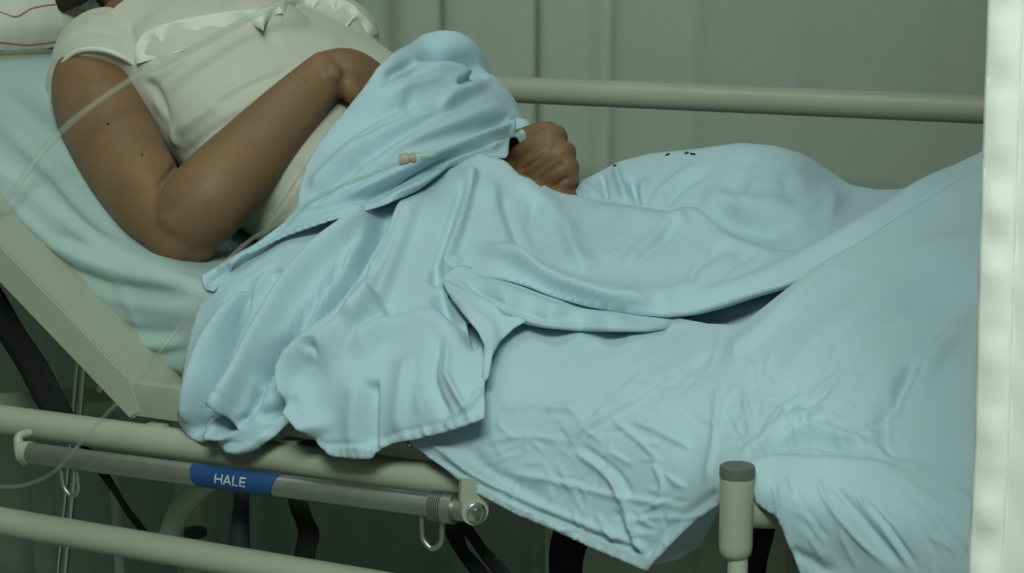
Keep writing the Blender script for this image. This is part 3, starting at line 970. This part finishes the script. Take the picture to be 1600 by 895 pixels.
# ruffle flounces along the neckline, sewn to the shirt
sbv = bvh_of(sh)
def ruffle(path, n, width, amp, freq, lift=.004):
    C = np.array([hit(sbv, x, y, .5, lift) for x, y in crom(path, n)])
    k_ = np.ones(9)/9.
    C = np.stack([np.convolve(np.pad(C[:, i], 4, mode='edge'), k_, 'valid') for i in range(3)], 1)
    bm = bmesh.new(); rows = []
    mid = n*2//3
    v0 = CAM-C[mid]
    sgn = -1 if np.cross(C[mid+4]-C[mid-4], v0)[2] > 0 else 1
    for k in range(n):
        t = k/(n-1)
        wv = math.sin(t*freq)+.6*math.sin(t*freq*1.57+1)
        T = C[min(k+1, n-1)]-C[max(k-1, 0)]; T /= np.linalg.norm(T)
        vd = CAM-C[k]; vd /= np.linalg.norm(vd)
        wd = np.cross(T, vd)*sgn; wd /= np.linalg.norm(wd)
        W_ = width(t)+.006*math.sin(t*freq)
        row = []
        for i in range(9):
            q = i/8.
            row.append(bm.verts.new(C[k]+wd*(q*W_-.005)+vd*(.002+q*amp*(1+.9*wv))+T*.007*q*math.cos(t*freq)))
        rows.append(row)
    for a_, b_ in zip(rows, rows[1:]):
        for i in range(8): bm.faces.new((a_[i], a_[i+1], b_[i+1], b_[i]))
    o = obj('ruffle', bm, M['ruffle'], sh); o.modifiers.new('t', 'SOLIDIFY').thickness = .001
ruffle([(220, 100), (218, 76), (234, 54), (268, 42), (310, 32), (360, 25), (410, 20), (440, 16)], 150, lambda t: .036*(1-t)**1.2+.014, .0105, 24)
ruffle([(432, 12), (470, 4), (505, 2), (535, 6), (560, 24), (588, 56)], 110, lambda t: .020, .008, 26)
# bow tail at the middle of the neckline
bm = bmesh.new()
for pts in ([(430, -14, .41), (428, 6, .405), (412, 22, .40), (392, 30, .395)], [(436, -14, .41), (440, 6, .405), (436, 20, .40), (450, 30, .395)]):
    add_tube(bm, [P(*p) for p in pts], [(.008, .003)]*4, 10)
obj('neck_tie', bm, M['ruffle'], sh)
# hair
bm = bmesh.new()
hd = Matrix.Rotation(math.radians(-48), 3, 'Y')
def hp(x, y, z): return Vector((-.845, .43, 1.145))+hd @ Vector((x, y, z))
add_ball(bm, hp(-.030, 0, .030), (.090, .083, .098), hd)
for k in range(14):
    y = -.07+.14*k/13
    add_tube(bm, [hp(-.06, y*.9, .04), hp(-.09, y, -.02), hp(-.085, y*1.15, -.08), hp(-.06, y*1.2, -.13)], [.02, .022, .019, .012], 10)
for k in range(9):
    e = P(97+k*5.5, 20-2.6*k+3*math.sin(k*2.3), .345)
    add_tube(bm, [hp(-.04, -.06, .02), hp(-.02, -.08, -.05), Vector(e)+Vector((-.02, .01, .05)), Vector(e)], [.02, .02, .013, .005], 10)
hme = remesh(bm, 'hair', .0045, 3)
link('hair', hme, M['hair'], person)

#CLOTHS
# ------------------------------------------------------------------ bedding
rw = random.Random(11)
def crinkles(n, box, ang0, spread, lmin, lmax, h, wmin=3.5, wmax=7):
    out = []
    for _ in range(n):
        x = rw.uniform(box[0], box[2]); y = rw.uniform(box[1], box[3])
        a = math.radians(ang0+rw.gauss(0, spread)); L = rw.uniform(lmin, lmax)
        b = a+rw.uniform(-.25, .25)
        p0 = (x, y); p1 = (x+L*.5*math.cos(a), y+L*.5*math.sin(a)); p2 = (p1[0]+L*.5*math.cos(b), p1[1]+L*.5*math.sin(b))
        hh = h*rw.uniform(.4, 1)*rw.choice((1, 1, -.8))
        out.append(([p0, p1, p2], hh, rw.uniform(wmin, wmax), rw.uniform(wmin, wmax), .35))
    return out
def lowrough(amp, sc):
    def f(co, px, py):
        return np.array([mnoise.noise(Vector(c)*sc) for c in co])*amp
    return f

# large lower sheet: on the mattress, over its near edge, up over the bed foot at right
B_out = [(575, 560), (640, 692, 1), (690, 728), (735, 765), (800, 800), (860, 826), (930, 858), (1010, 893, 1), (1040, 862), (1078, 822), (1124, 788), (1140, 770), (1177, 768), (1182, 787),
         (1216, 810), (1231, 851), (1252, 900), (1285, 990), (1400, 1040), (1700, 1060), (1700, 150), (1535, 262), (1440, 320), (1350, 377), (1270, 430), (1200, 480), (1150, 515), (1090, 515), (1000, 490), (860, 480), (700, 480), (600, 520)]
B_ctrl = [(575, 560, .055), (640, 545, .05), (640, 620, -.008), (640, 690, -.022), (700, 700, -.024), (740, 765, -.034), (860, 826, -.036), (1010, 893, -.040), (800, 700, -.020), (900, 740, -.026), (1000, 800, -.032),
          (820, 548, .05), (1000, 568, .05), (820, 505, .091), (1000, 524, .090), (700, 480, .105), (860, 480, .125), (1000, 490, .140), (1090, 510, .128), (900, 640, -.004), (1040, 660, -.006), (1100, 590, .045),
          (1100, 720, -.035), (1085, 815, -.050), (1135, 745, -.075), (1180, 735, -.082), (1180, 690, -.035), (1200, 800, -.092), (1240, 880, -.085), (1285, 990, -.07), (1400, 1000, -.085), (1700, 1050, -.11),
          (1200, 478, .12), (1150, 515, .10), (1200, 600, .035), (1350, 376, .22), (1535, 262, .33), (1700, 150, .43), (1350, 560, .055), (1300, 640, .015), (1440, 640, .03), (1440, 480, .14), (1520, 420, .19), (1520, 600, .065), (1300, 700, -.025), (1440, 735, -.03), (1520, 760, -.04), (1320, 760, -.068), (1440, 800, -.075), (1320, 880, -.072), (1520, 880, -.09), (1700, 600, .08)]
B_str = [
    ([(655, 700), (720, 738), (800, 782), (880, 815), (1012, 868)], -.0024, 3, 3, .02),
    ([(670, 690), (740, 740), (830, 785), (930, 825), (1010, 858)], .0034, 8, 4, .05),
] + [([(x, y), (x+dx, y+12)], .0013*q, 3.2, 3.2, .3) for x, y, dx, q in [(672+9.6*k+3*math.sin(k*3.1), 704+(672+9.6*k-672)*.535-8*math.sin((k/33.)*math.pi)*-1.2, -3, 1+.5*math.sin(k*1.9)) for k in range(34)]] + [
    ([(720, 690), (770, 740), (860, 780)], -.004, 14, 14), ([(690, 690), (730, 735), (790, 770)], .003, 8, 10),
    ([(1165, 722), (1200, 706), (1255, 690), (1310, 700), (1335, 715)], -.012, 14, 5, .4),
    ([(1140, 738), (1200, 722), (1280, 722), (1380, 732), (1450, 735)], .005, 10, 16, .3),
    ([(1150, 715), (1190, 690), (1225, 660), (1290, 640)], .005, 10, 10),
    ([(1200, 690), (1260, 668), (1320, 682), (1360, 700)], .004, 8, 8),
    ([(1380, 600), (1385, 660), (1390, 700), (1440, 735)], -.006, 12, 20, .3),
    ([(1440, 560), (1410, 610), (1395, 660)], -.007, 10, 16, .3),
    ([(1530, 480), (1470, 540), (1420, 610)], .005, 22, 14, .3),
    ([(1360, 690), (1390, 715), (1450, 732)], .004, 8, 8, .3),
    ([(1275, 740), (1290, 780), (1330, 830), (1400, 895)], .003, 5, 5, .25),
    ([(1290, 745), (1330, 790), (1380, 850), (1420, 895)], -.004, 8, 8, .25),
    ([(1340, 770), (1380, 815), (1440, 895)], -.004, 5, 7, .25), ([(1330, 765), (1375, 815), (1430, 895)], .003, 5, 5, .25),
    ([(1205, 745), (1215, 790), (1222, 830)], .003, 5, 4, .25), ([(1245, 760), (1260, 800), (1285, 850)], .002, 4, 4),
    ([(1230, 740), (1255, 790), (1300, 850)], -.002, 5, 5),
    ([(1420, 760), (1480, 830), (1530, 890)], -.003, 10, 10),
    ([(1230, 860), (1270, 880), (1300, 900)], -.004, 12, 12),
    ([(1100, 760), (1115, 700), (1120, 640), (1125, 600)], .003, 8, 5), ([(1010, 870), (1035, 835), (1075, 800), (1125, 762)], -.003, 6, 6, .1),
    ([(1010, 893), (1045, 850), (1085, 815), (1125, 785)], .003, 8, 8, .1),
    ([(985, 800), (990, 840), (1008, 870)], .004, 6, 6), ([(960, 790), (975, 830), (1000, 868)], -.003, 7, 7), ([(930, 800), (950, 830), (965, 850)], .003, 5, 5),
    ([(890, 700), (945, 740), (975, 790), (985, 830)], .004, 5, 6), ([(900, 690), (960, 735), (990, 780)], -.003, 6, 6),
    ([(950, 650), (1000, 690), (1030, 720)], .0025, 5, 5), ([(1000, 660), (1060, 690), (1080, 700)], .0025, 5, 5), ([(1020, 720), (1035, 760), (1020, 800)], .003, 5, 5),
    ([(760, 690), (820, 680), (880, 690)], .002, 6, 6), ([(790, 740), (860, 750), (960, 775), (1060, 790)], .0025, 6, 6), ([(780, 640), (850, 630), (930, 650)], .002, 7, 7),
    ([(1260, 610), (1220, 640), (1190, 680)], .003, 6, 6), ([(1300, 600), (1250, 650)], -.003, 6, 6), 
     ([(1215, 640), (1225, 665)], .003, 4, 4), ([(1160, 600), (1170, 650), (1172, 690)], .003, 5, 5), ([(1130, 640), (1150, 680), (1165, 700)], -.002, 5, 5),
    ([(1350, 377), (1250, 460), (1170, 530), (1120, 560)], .006, 12, 20, .25),
    ([(1535, 420), (1400, 500), (1280, 580), (1200, 650)], -.004, 30, 24, .2),
    ([(1535, 340), (1400, 430), (1290, 520), (1210, 600)], .003, 30, 24, .2),
    ([(1130, 532), (1040, 590), (930, 660), (870, 695)], .0022, 6, 22, .2), ([(1125, 545), (1040, 600), (950, 655)], -.0015, 14, 6, .2),
] + crinkles(60, (700, 640, 1060, 830), -35, 22, 20, 60, .0014, 2.6, 4.5) + crinkles(30, (1120, 560, 1340, 690), 60, 25, 25, 60, .0016, 2.6, 4.5) + crinkles(70, (760, 600, 1060, 840), 25, 40, 25, 90, .0024, 2.8, 5.5) + crinkles(40, (1100, 560, 1360, 700), -50, 40, 25, 90, .0022, 2.8, 5.5) + crinkles(24, (1220, 740, 1480, 880), 55, 14, 40, 110, .0016) + crinkles(24, (840, 520, 1120, 600), -15, 25, 30, 80, .0010)
low = cloth('bed_sheet', B_out, B_ctrl, B_str, M['blue2'], step=4.2, rough=lowrough(.0030, 17), gain=1.2, narrow=.85,
            back=lambda x, y: y < 540 and x > 560 and (y < 262+(1535-x)*.66+28) and x < 1690, back_rows=[(.008, .003), (.03, -.002), (.07, -.02), (.11, -.05)])
tag(low, 'large crinkled light blue sheet hanging over the near mattress edge and bed foot', 'sheet')
# its turned-under corner behind the hem, beside the post
cor = cloth('folded_corner', [(1005, 885), (1040, 850), (1090, 805), (1135, 770), (1126, 790), (1112, 822), (1098, 850), (1062, 874)],
            [(1010, 890, -.030), (1060, 830, -.022), (1130, 785, -.035), (1112, 822, -.010), (1062, 874, -.012)], [], M['blue2'], low, step=5)

# top cover: over belly, thighs and legs, hanging at the near left
A_out = [(322, 430), (306, 490), (290, 550), (280, 610), (277, 655), (290, 683), (318, 692), (338, 684), (344, 700), (372, 712), (400, 704), (428, 682), (448, 662), (466, 652), (484, 672), (500, 698), (518, 713), (550, 717), (580, 717), (588, 706), (612, 692), (650, 686), (700, 674), (757, 653, 1), (757, 610), (758, 570), (752, 540), (725, 500), (700, 462), (690, 438), (704, 424),
         (750, 432), (792, 442), (830, 454), (864, 467), (910, 480), (955, 489), (1000, 494), (1035, 494), (1080, 487), (1130, 476), (1230, 446), (1400, 366), (1560, 250), (1700, 150), (1700, 130), (1535, 237), (1440, 288), (1385, 320), (1330, 352), (1290, 378), (1260, 396), (1225, 396), (1190, 386), (1150, 372), (1112, 350), (1095, 334), (1080, 326), (1062, 333), (1040, 336), (1000, 329), (960, 321), (925, 318), (905, 308), (880, 306), (846, 301), (815, 278), (790, 252), (740, 235), (640, 250), (560, 300), (430, 370), (350, 415)]
A_ctrl = [(322, 430, .085), (306, 490, .055), (330, 540, .020), (283, 620, .0), (290, 680, -.012), (340, 640, -.028), (345, 700, -.026), (400, 600, -.010), (400, 700, -.030), (465, 650, -.022), (430, 480, .05), (500, 690, -.034), (580, 717, -.040), (540, 600, -.020), (660, 680, -.040), (757, 655, -.042), (757, 590, -.010), (690, 590, -.020), (660, 500, .045), (600, 480, .055), (600, 540, .02), (740, 530, .03),
          (430, 370, .150), (520, 330, .185), (560, 400, .125), (600, 400, .135), (600, 300, .235), (640, 250, .28), (700, 260, .28), (700, 340, .20), (690, 435, .112), (740, 235, .32), (790, 252, .32), (846, 300, .315), (780, 300, .275), (800, 380, .19), (750, 432, .118), (792, 442, .122), (850, 430, .148), (864, 467, .124), (905, 308, .345), (900, 400, .19), (955, 489, .120), (960, 462, .138), (1000, 350, .26), (1035, 494, .124), (1000, 430, .170),
          (960, 321, .325), (1040, 336, .30), (1080, 327, .295), (1100, 400, .215), (1130, 474, .150), (1230, 436, .185), (1190, 386, .265), (1260, 396, .235), (1330, 352, .265), (1330, 392, .225), (1440, 288, .325), (1400, 352, .26), (1535, 237, .395), (1560, 250, .37), (1700, 130, .47), (1700, 150, .45)]
A_str = [
    # left hanging pleats
    ([(455, 425), (385, 470), (335, 530), (308, 600), (296, 680)], .012, 12, 15, .12),
    ([(425, 430), (385, 452), (345, 480)], -.005, 4, 8, .3),
    ([(445, 420), (404, 445), (364, 517), (338, 582), (312, 640), (306, 690)], -.018, 7, 9, .1),
    ([(590, 325), (478, 425), (420, 510), (375, 590), (344, 645), (340, 690)], .017, 17, 15, .05),
    ([(545, 400), (511, 441), (450, 521), (411, 590), (385, 640)], -.010, 9, 3.5, .2),
    ([(606, 318), (535, 425), (480, 495), (430, 535), (400, 590)], .007, 10, 8, .2),
    ([(622, 312), (563, 412), (521, 472), (480, 505), (433, 546), (408, 605)], -.019, 3.5, 13, .1),
    ([(634, 300), (592, 395), (566, 430), (548, 470)], -.012, 3.5, 6, .2),
    ([(640, 300), (600, 395), (570, 440)], .007, 8, 10, .25),
    ([(408, 600), (392, 640), (368, 668)], -.009, 8, 6, .25),
    ([(478, 622), (440, 640), (395, 652)], -.008, 10, 10, .3),
    ([(345, 705), (385, 700), (425, 672)], .004, 8, 8, .2),
    # open end of the second pleat: the cloth behind its hem lies deeper
    ([(316, 630), (330, 633), (344, 642), (358, 656), (368, 674)], -.030, 1.8, 24, .08),
    ([(322, 612), (346, 621), (374, 642)], -.0012, 3, 3, .05),
    # front panel with its curled left edge
    ([(596, 470), (556, 500), (514, 538), (480, 548), (451, 586), (461, 640), (486, 692)], .018, 30, 4, .05),
    ([(502, 560), (480, 580), (468, 606), (476, 645), (496, 684)], -.004, 8, 12, .2),
    ([(486, 560), (494, 553), (503, 556), (500, 568)], -.008, 4, 5, .3),
    ([(662, 285), (620, 400), (586, 480), (545, 530)], .008, 10, 22, .15),
    ([(545, 560), (590, 520), (649, 500), (706, 500), (742, 516)], .009, 10, 24, .15),
    ([(588, 590), (586, 640), (584, 705)], -.007, 3.5, 26, .15),
    ([(560, 590), (552, 650), (555, 712)], .004, 16, 16, .2),
    ([(640, 550), (628, 610), (622, 690)], .004, 8, 18, .2), ([(690, 520), (676, 590), (705, 660)], -.005, 7, 12, .2), ([(702, 530), (700, 590), (730, 645)], .003, 6, 6, .2),
    ([(688, 570), (718, 620), (738, 655)], .003, 4, 6, .2), ([(755, 600), (735, 630), (690, 665)], .003, 5, 5, .2),
    # hollow under the turned-back wing, and the layered folds that fan out from it
    ([(684, 446), (706, 488), (738, 518), (758, 532)], -.013, 8, 18, .2),
    ([(735, 390), (815, 428), (880, 458), (960, 480), (1030, 484)], .009, 18, 5, .14),
    ([(698, 420), (712, 415), (718, 400)], .005, 6, 6, .3),
    # thigh: ridge from the lap to the wing
    ([(742, 262), (730, 310), (714, 370), (692, 432)], .010, 7, 20, .1),
    ([(728, 280), (708, 340), (684, 410), (676, 450)], -.008, 16, 8, .15),
    ([(800, 278), (848, 320), (885, 372), (922, 440)], .006, 22, 10, .15),
    ([(760, 270), (775, 330), (800, 400), (850, 450)], .005, 16, 16, .2),
    ([(780, 300), (800, 360), (830, 430)], -.004, 10, 10, .2),
    ([(845, 305), (830, 350), (850, 400)], -.003, 12, 12, .25), ([(900, 335), (890, 380), (905, 430)], .002, 12, 12, .3),
    # near leg crest with the far leg's valley behind it
    ([(1080, 326), (1050, 350), (1010, 385), (970, 420)], .004, 8, 12, .2),
    ([(1065, 345), (1030, 375), (990, 405)], -.003, 8, 8, .2),
    ([(1160, 400), (1100, 430), (1050, 470)], .003, 14, 14, .2), ([(1130, 385), (1090, 415), (1080, 450)], -.003, 10, 10, .2), ([(1190, 405), (1130, 440)], .003, 6, 6, .3),
    # tension fold running up to the bed foot
    ([(1500, 262), (1400, 322), (1300, 382), (1180, 440), (1060, 474)], .006, 16, 16, .2),
    ([(1110, 360), (1160, 384), (1220, 404)], .004, 6, 16, .2), ([(905, 322), (980, 334), (1050, 346), (1078, 336)], .004, 8, 18, .2),
    ([(735, 400), (830, 430), (920, 458), (1000, 468), (1080, 460)], .007, 22, 24, .15),
    # hems
    ([(284, 650), (300, 668), (322, 672)], -.0010, 3, 3, .05),
    ([(350, 690), (385, 692), (420, 668), (452, 645)], -.0012, 3, 3, .05),
    ([(492, 680), (505, 692), (545, 692), (585, 692), (615, 678), (690, 660), (750, 636)], -.0013, 3, 3, .04),
] + [([(x+3*math.sin(x), 694), (x+2*math.cos(x*2), 716)], .0016*(1+.6*math.sin(x*1.7)), 3.5, 4.5, .3) for x in range(512, 586, 12)] + [([(x+4*math.sin(x), 684-(x-590)*.27), (x+4, 706-(x-590)*.30)], .0013*(1+.7*math.sin(x*1.3)), 3.5, 5, .3) for x in range(596, 750, 17)] + crinkles(24, (840, 320, 1120, 470), -20, 40, 30, 90, .0010) + crinkles(16, (620, 520, 750, 660), 70, 30, 30, 70, .0009) + crinkles(14, (440, 440, 640, 620), -55, 10, 40, 110, .0008)
top = cloth('top_cover', A_out, A_ctrl, A_str, M['blue'], step=4.2, rough=lowrough(.0024, 16), gain=1.55, narrow=.9,
            back=[(lambda x, y: x > 846 and y < 299+(x-846)*.28 and y < 400 and y < 237+(1535-x)*.60+14 and not (x > 1230 and y > 250+(1560-x)*.56), [(.008, .001), (.022, -.006), (.04, -.03), (.05, -.06)]),
                  (lambda x, y: 700 < x < 1420 and 415 < y < 500, [(.008, -.004), (.022, -.006), (.05, -.002)])])
far_ = cloth('far_leg_cover', [(846, 302), (895, 289), (925, 275), (960, 256), (1010, 243), (1070, 238), (1105, 233), (1150, 226), (1205, 231), (1250, 244), (1285, 266), (1320, 290), (1365, 299), (1400, 299), (1450, 288), (1500, 275), (1500, 320), (1330, 420), (1180, 440), (1060, 390), (930, 360), (850, 340)],
            [(846, 302, .40), (895, 289, .43), (925, 275, .45), (960, 256, .47), (1010, 243, .48), (1070, 238, .48), (1150, 226, .48), (1250, 244, .50), (1320, 290, .54), (1400, 299, .55), (1500, 275, .56), (1500, 320, .44), (1330, 420, .30), (1180, 440, .30), (1060, 390, .33), (930, 360, .35), (850, 340, .36), (1150, 290, .42), (1250, 310, .43), (1180, 360, .36), (1000, 300, .415), (1300, 345, .42), (940, 310, .40), (1240, 372, .36)],
            [([(940, 268), (944, 290), (950, 312)], -.009, 4, 6, .25), ([(962, 260), (968, 285), (980, 318)], .008, 6, 6, .25), ([(986, 278), (992, 300), (1000, 325)], -.011, 5, 5, .25), ([(1012, 275), (1004, 300), (994, 325)], .005, 7, 7, .3),
             ([(1100, 250), (1050, 285), (1010, 325)], .004, 12, 6, .25), ([(1118, 262), (1070, 290), (1035, 325)], -.004, 6, 8, .25), ([(900, 292), (915, 296), (935, 305)], .005, 6, 6, .3),
             ([(1170, 236), (1160, 275), (1130, 310)], -.003, 16, 16, .25), ([(1180, 270), (1172, 300), (1150, 330)], .002, 10, 6, .25), ([(1235, 260), (1230, 300), (1250, 340)], -.003, 14, 14, .3),
             ([(1090, 300), (1150, 318), (1250, 322), (1340, 305)], .006, 16, 22, .2), ([(1100, 325), (1170, 352), (1250, 362)], -.010, 16, 20, .25), ([(1280, 290), (1300, 320), (1290, 350)], .003, 12, 12, .3)]
            + crinkles(14, (1080, 250, 1300, 340), 30, 50, 30, 80, .0008), M['blue'], top, step=4.2, rough=lowrough(.0015, 12), gain=1.3,
            back=lambda x, y: y < 303, back_rows=[(.010, .0015), (.03, -.004), (.06, -.03), (.08, -.07), (.10, -.12)])
tuck = cloth('tucked_fold', [(686, 436), (716, 412), (792, 430), (864, 455), (955, 478), (1040, 484), (1062, 486), (1056, 500), (1034, 510), (1006, 514), (906, 513), (850, 508), (819, 503), (754, 480), (714, 450)],
            [(686, 436, .100), (716, 412, .128), (792, 430, .145), (864, 455, .148), (955, 478, .148), (1040, 484, .155), (1110, 480, .175), (1090, 500, .16), (1040, 512, .105), (906, 513, .080), (819, 503, .070), (754, 480, .076), (714, 450, .094), (790, 466, .076), (860, 488, .077), (950, 500, .087), (740, 452, .095)],
            [([(700, 438), (750, 464), (800, 488), (840, 500)], .004, 6, 5, .15), ([(720, 440), (770, 466), (830, 490), (900, 502)], -.006, 4, 5, .2), ([(740, 436), (820, 466), (900, 492), (1000, 504)], .005, 9, 6, .15)], M['blue'], top, step=4, gain=1.2,
            back=lambda x, y: y > 443 and x > 700 and y > 436+(x-690)*.25*(1 if x < 960 else 0) or (x > 960 and y > 505), back_rows=[(.006, -.004), (.02, -.006), (.05, -.004)])
inn = cloth('inner_fold', [(960, 470), (1100, 450), (1260, 400), (1300, 430), (1230, 500), (1130, 545), (1040, 535), (980, 515)],
            [(960, 470, .19), (1100, 450, .225), (1260, 400, .29), (1300, 430, .25), (1230, 500, .17), (1130, 545, .135), (1040, 535, .13), (980, 515, .14), (1110, 495, .185)],
            [([(1040, 505), (1110, 498), (1200, 478)], -.005, 12, 12, .25)], M['blue'], top, step=6)
wi_ = cloth('turned_back_edge', [(688, 434, 1), (715, 446), (750, 462), (790, 484), (823, 500, 1), (802, 512), (784, 530), (770, 556), (762, 590), (752, 600), (754, 566), (757, 540), (748, 518), (726, 494), (704, 466)],
            [(688, 434, .100), (750, 462, .070), (823, 500, .068), (784, 530, .040), (762, 590, -.012), (752, 600, -.012), (757, 540, .020), (726, 494, .045), (704, 466, .075), (760, 500, .050)],
            [([(690, 436), (728, 480), (768, 516), (762, 570)], .004, 9, 9, .1)], M['blue'], top, step=4)
for mk in ([(958, 259), (963, 258)], [(1040, 243), (1046, 240)], [(1070, 240), (1076, 238)], [(1079, 240), (1086, 241)]):
    mb = bvh_of(far_); bm = bmesh.new()
    add_tube(bm, [hit(mb, *mk[0], .46, .001), hit(mb, *mk[1], .46, .001)], .0012, 8, smooth=False)
    obj('printed_mark', bm, M['ink'], top)
tag(top, 'light blue cover draped over the patient\'s legs, hanging in pleats at the near left', 'blanket')

# bundled cloth over the lap and hand
C_out = [(316, 430, 1), (360, 402), (400, 380), (440, 350), (464, 322), (467, 290), (480, 250), (510, 205), (540, 172), (570, 135), (590, 105), (618, 80), (642, 68), (660, 53), (690, 47), (712, 49), (735, 63), (748, 84), (760, 110), (778, 128), (790, 142), (799, 165), (804, 180), (818, 186), (824, 204), (806, 214), (797, 214), (794, 246), (770, 246), (735, 250), (700, 262), (650, 300), (600, 322), (520, 346), (440, 374), (385, 400), (352, 428), (335, 455), (320, 450)]
C_ctrl = [(316, 430, .075), (335, 455, .064), (360, 402, .095), (352, 428, .085), (400, 380, .12), (440, 350, .15), (440, 374, .138), (464, 322, .162), (480, 250, .205), (520, 346, .146), (540, 172, .262), (590, 105, .295), (618, 80, .335), (660, 53, .42), (690, 47, .43), (735, 63, .45), (760, 110, .46), (790, 142, .47), (804, 180, .46), (820, 195, .455), (794, 246, .345), (800, 212, .40), (735, 250, .300), (700, 262, .270), (600, 322, .187), (650, 300, .222),
          (560, 250, .200), (620, 200, .252), (600, 280, .200), (680, 130, .35), (720, 150, .37), (700, 200, .30), (760, 200, .36), (660, 90, .37), (560, 310, .176), (650, 250, .230)]
C_str = [
    ([(640, 92), (700, 90), (735, 101), (760, 126)], -.014, 15, 3, .25), ([(660, 104), (710, 104), (748, 124)], .004, 6, 10, .3),
    ([(596, 124), (628, 106), (656, 95)], -.006, 8, 3, .3), ([(590, 142), (630, 120), (668, 108)], -.004, 10, 4, .3),
    ([(712, 128), (735, 118), (758, 109)], -.009, 3, 9, .3), ([(680, 178), (705, 150), (735, 135), (770, 128)], .006, 8, 14, .3),
    ([(500, 250), (560, 200), (630, 165), (700, 150)], -.005, 14, 5, .3), ([(505, 262), (590, 212), (660, 182), (720, 168)], .005, 8, 14, .3),
    ([(530, 275), (610, 222), (690, 176), (775, 140)], -.006, 14, 4, .25), ([(560, 275), (640, 226), (720, 190), (795, 160)], .006, 8, 14, .25),
    ([(480, 300), (520, 260), (580, 220)], .006, 10, 10, .25), ([(480, 320), (530, 280), (570, 250)], -.005, 8, 8, .25),
    ([(600, 250), (680, 215), (760, 195), (805, 182)], -.006, 7, 7, .15),
    ([(520, 320), (600, 280), (680, 240), (760, 212), (806, 198)], .008, 8, 7, .12), ([(560, 318), (630, 285), (700, 248), (780, 222)], -.006, 5, 6, .12),
    ([(600, 312), (660, 282), (720, 246), (795, 222)], .006, 6, 6, .12), ([(680, 268), (740, 244), (794, 226)], -.005, 4, 4, .15),
    ([(460, 335), (530, 318), (600, 300), (680, 262)], -.004, 6, 6, .15),
    ([(340, 420), (400, 388), (470, 352), (550, 330), (630, 298), (700, 255)], -.0012, 3, 3, .05),
    ([(345, 440), (400, 400), (470, 365), (560, 338), (640, 306)], .003, 12, 5, .1),
    ([(316, 440), (345, 432), (360, 412)], -.006, 5, 7, .2), ([(340, 425), (360, 412), (392, 392)], .005, 6, 5, .2),
    ([(800, 182), (812, 192), (806, 206)], -.006, 5, 5, .2), ([(792, 186), (800, 200), (797, 212)], .005, 5, 5, .25),
    ([(600, 150), (650, 130), (700, 122)], .003, 10, 8, .3), ([(650, 190), (640, 160), (650, 135)], -.002, 10, 10, .3),
] + [([(x, 390-(x-380)*.43), (x+5, 408-(x-380)*.43)], .0012, 4, 4, .3) for x in range(380, 640, 12)]
bun = cloth('folded_cloth', C_out, C_ctrl, C_str, M['blue3'], step=4.0, rough=lowrough(.0015, 14), gain=1.5, narrow=.9,
            back=lambda x, y: (y < 345-(x-455)*.55 and x < 600 and x > 455) or (y < 215 and x >= 590), back_rows=[(.010, -.001), (.025, -.012), (.045, -.04), (.06, -.08)])
tag(bun, 'light blue cloth bunched up over the patient\'s hand and lap with a hemmed lower edge', 'cloth')

# ------------------------------------------------------------------ infusion tubing
cb = bvh_of(bun, top, far_, low, sh, bobj, fs)
def surf(pts, lift, n):
    C = np.array([hit(cb, x, y, .3, lift) for x, y in crom(pts, n)])
    k = np.ones(5)/5
    S = np.stack([np.convolve(np.pad(C[:, i], 2, mode='edge'), k, 'valid') for i in range(3)], 1)
    return S
line = empty('infusion_line', tuple(P(640, 246, .24)))
tag(line, 'thin clear infusion line with tan connector crossing the blue cloth', 'tube')
s1 = surf([(630, 252), (600, 262), (570, 275), (540, 288), (505, 303), (478, 318)], .003, 30)
s2 = [P(446, 338, .135), P(420, 358, .11), P(392, 374, .085), P(360, 402, .06), P(330, 440, .03), P(300, 486, .0), P(262, 532, -.025), P(225, 585, -.045), P(190, 622, -.055), P(150, 664, -.060), P(112, 708, -.065), P(80, 740, -.065), P(40, 757, -.065), P(0, 760, -.065), P(-60, 752, -.06)]
pts = [tuple(p) for p in s1[::6]]+[tuple(p) for p in s2]
tube('tubing', pts, .0021, M['tubing'], line, seg=10)
s3 = surf([(655, 248), (690, 245), (725, 236), (760, 222), (790, 210), (800, 206)], .003, 24)
tube('tubing', [tuple(p) for p in s3[::4]], .0022, M['tubing'], line, seg=10)
c0, c1 = np.array(hit(cb, 624, 250, .24, .007)), np.array(hit(cb, 652, 245, .24, .007)); ca = c1-c0
bm = bmesh.new(); add_tube(bm, [c0, c0+ca*.12, c0+ca*.5, c0+ca*.5], [.0050, .0062, .0062, .004], 14, smooth=False); sharp(obj('connector', bm, M['tan'], line), 40)
bm = bmesh.new(); add_tube(bm, [c0+ca*.50, c0+ca*.62, c0+ca*.62, c0+ca*.9], [.0040, .0040, .0052, .0048], 14, smooth=False); sharp(obj('connector_cap', bm, M['rose'], line), 40)
bm = bmesh.new(); add_tube(bm, [c0+ca*.9, c0+ca*1.6, c0+ca*2.1], [.0044, .0036, .0026], 14, smooth=False); sharp(obj('connector_sleeve', bm, M['tubing2'], line), 40)
# thick frosted tube across the upper arm
tb = tube('oxygen_tube', [P(470, -22, .30), P(432, 6, .29), P(385, 30, .265), P(320, 66, .215), P(260, 97, .18), P(215, 118, .155), P(165, 150, .13), P(120, 184, .105), P(85, 216, .075), P(50, 258, .05), P(20, 300, .035), P(-15, 345, .022), P(-60, 420, .0)], .0038, M['tubing2'], seg=14)
tag(tb, 'frosted plastic tube arching from the shirt neckline across the upper arm', 'tube')
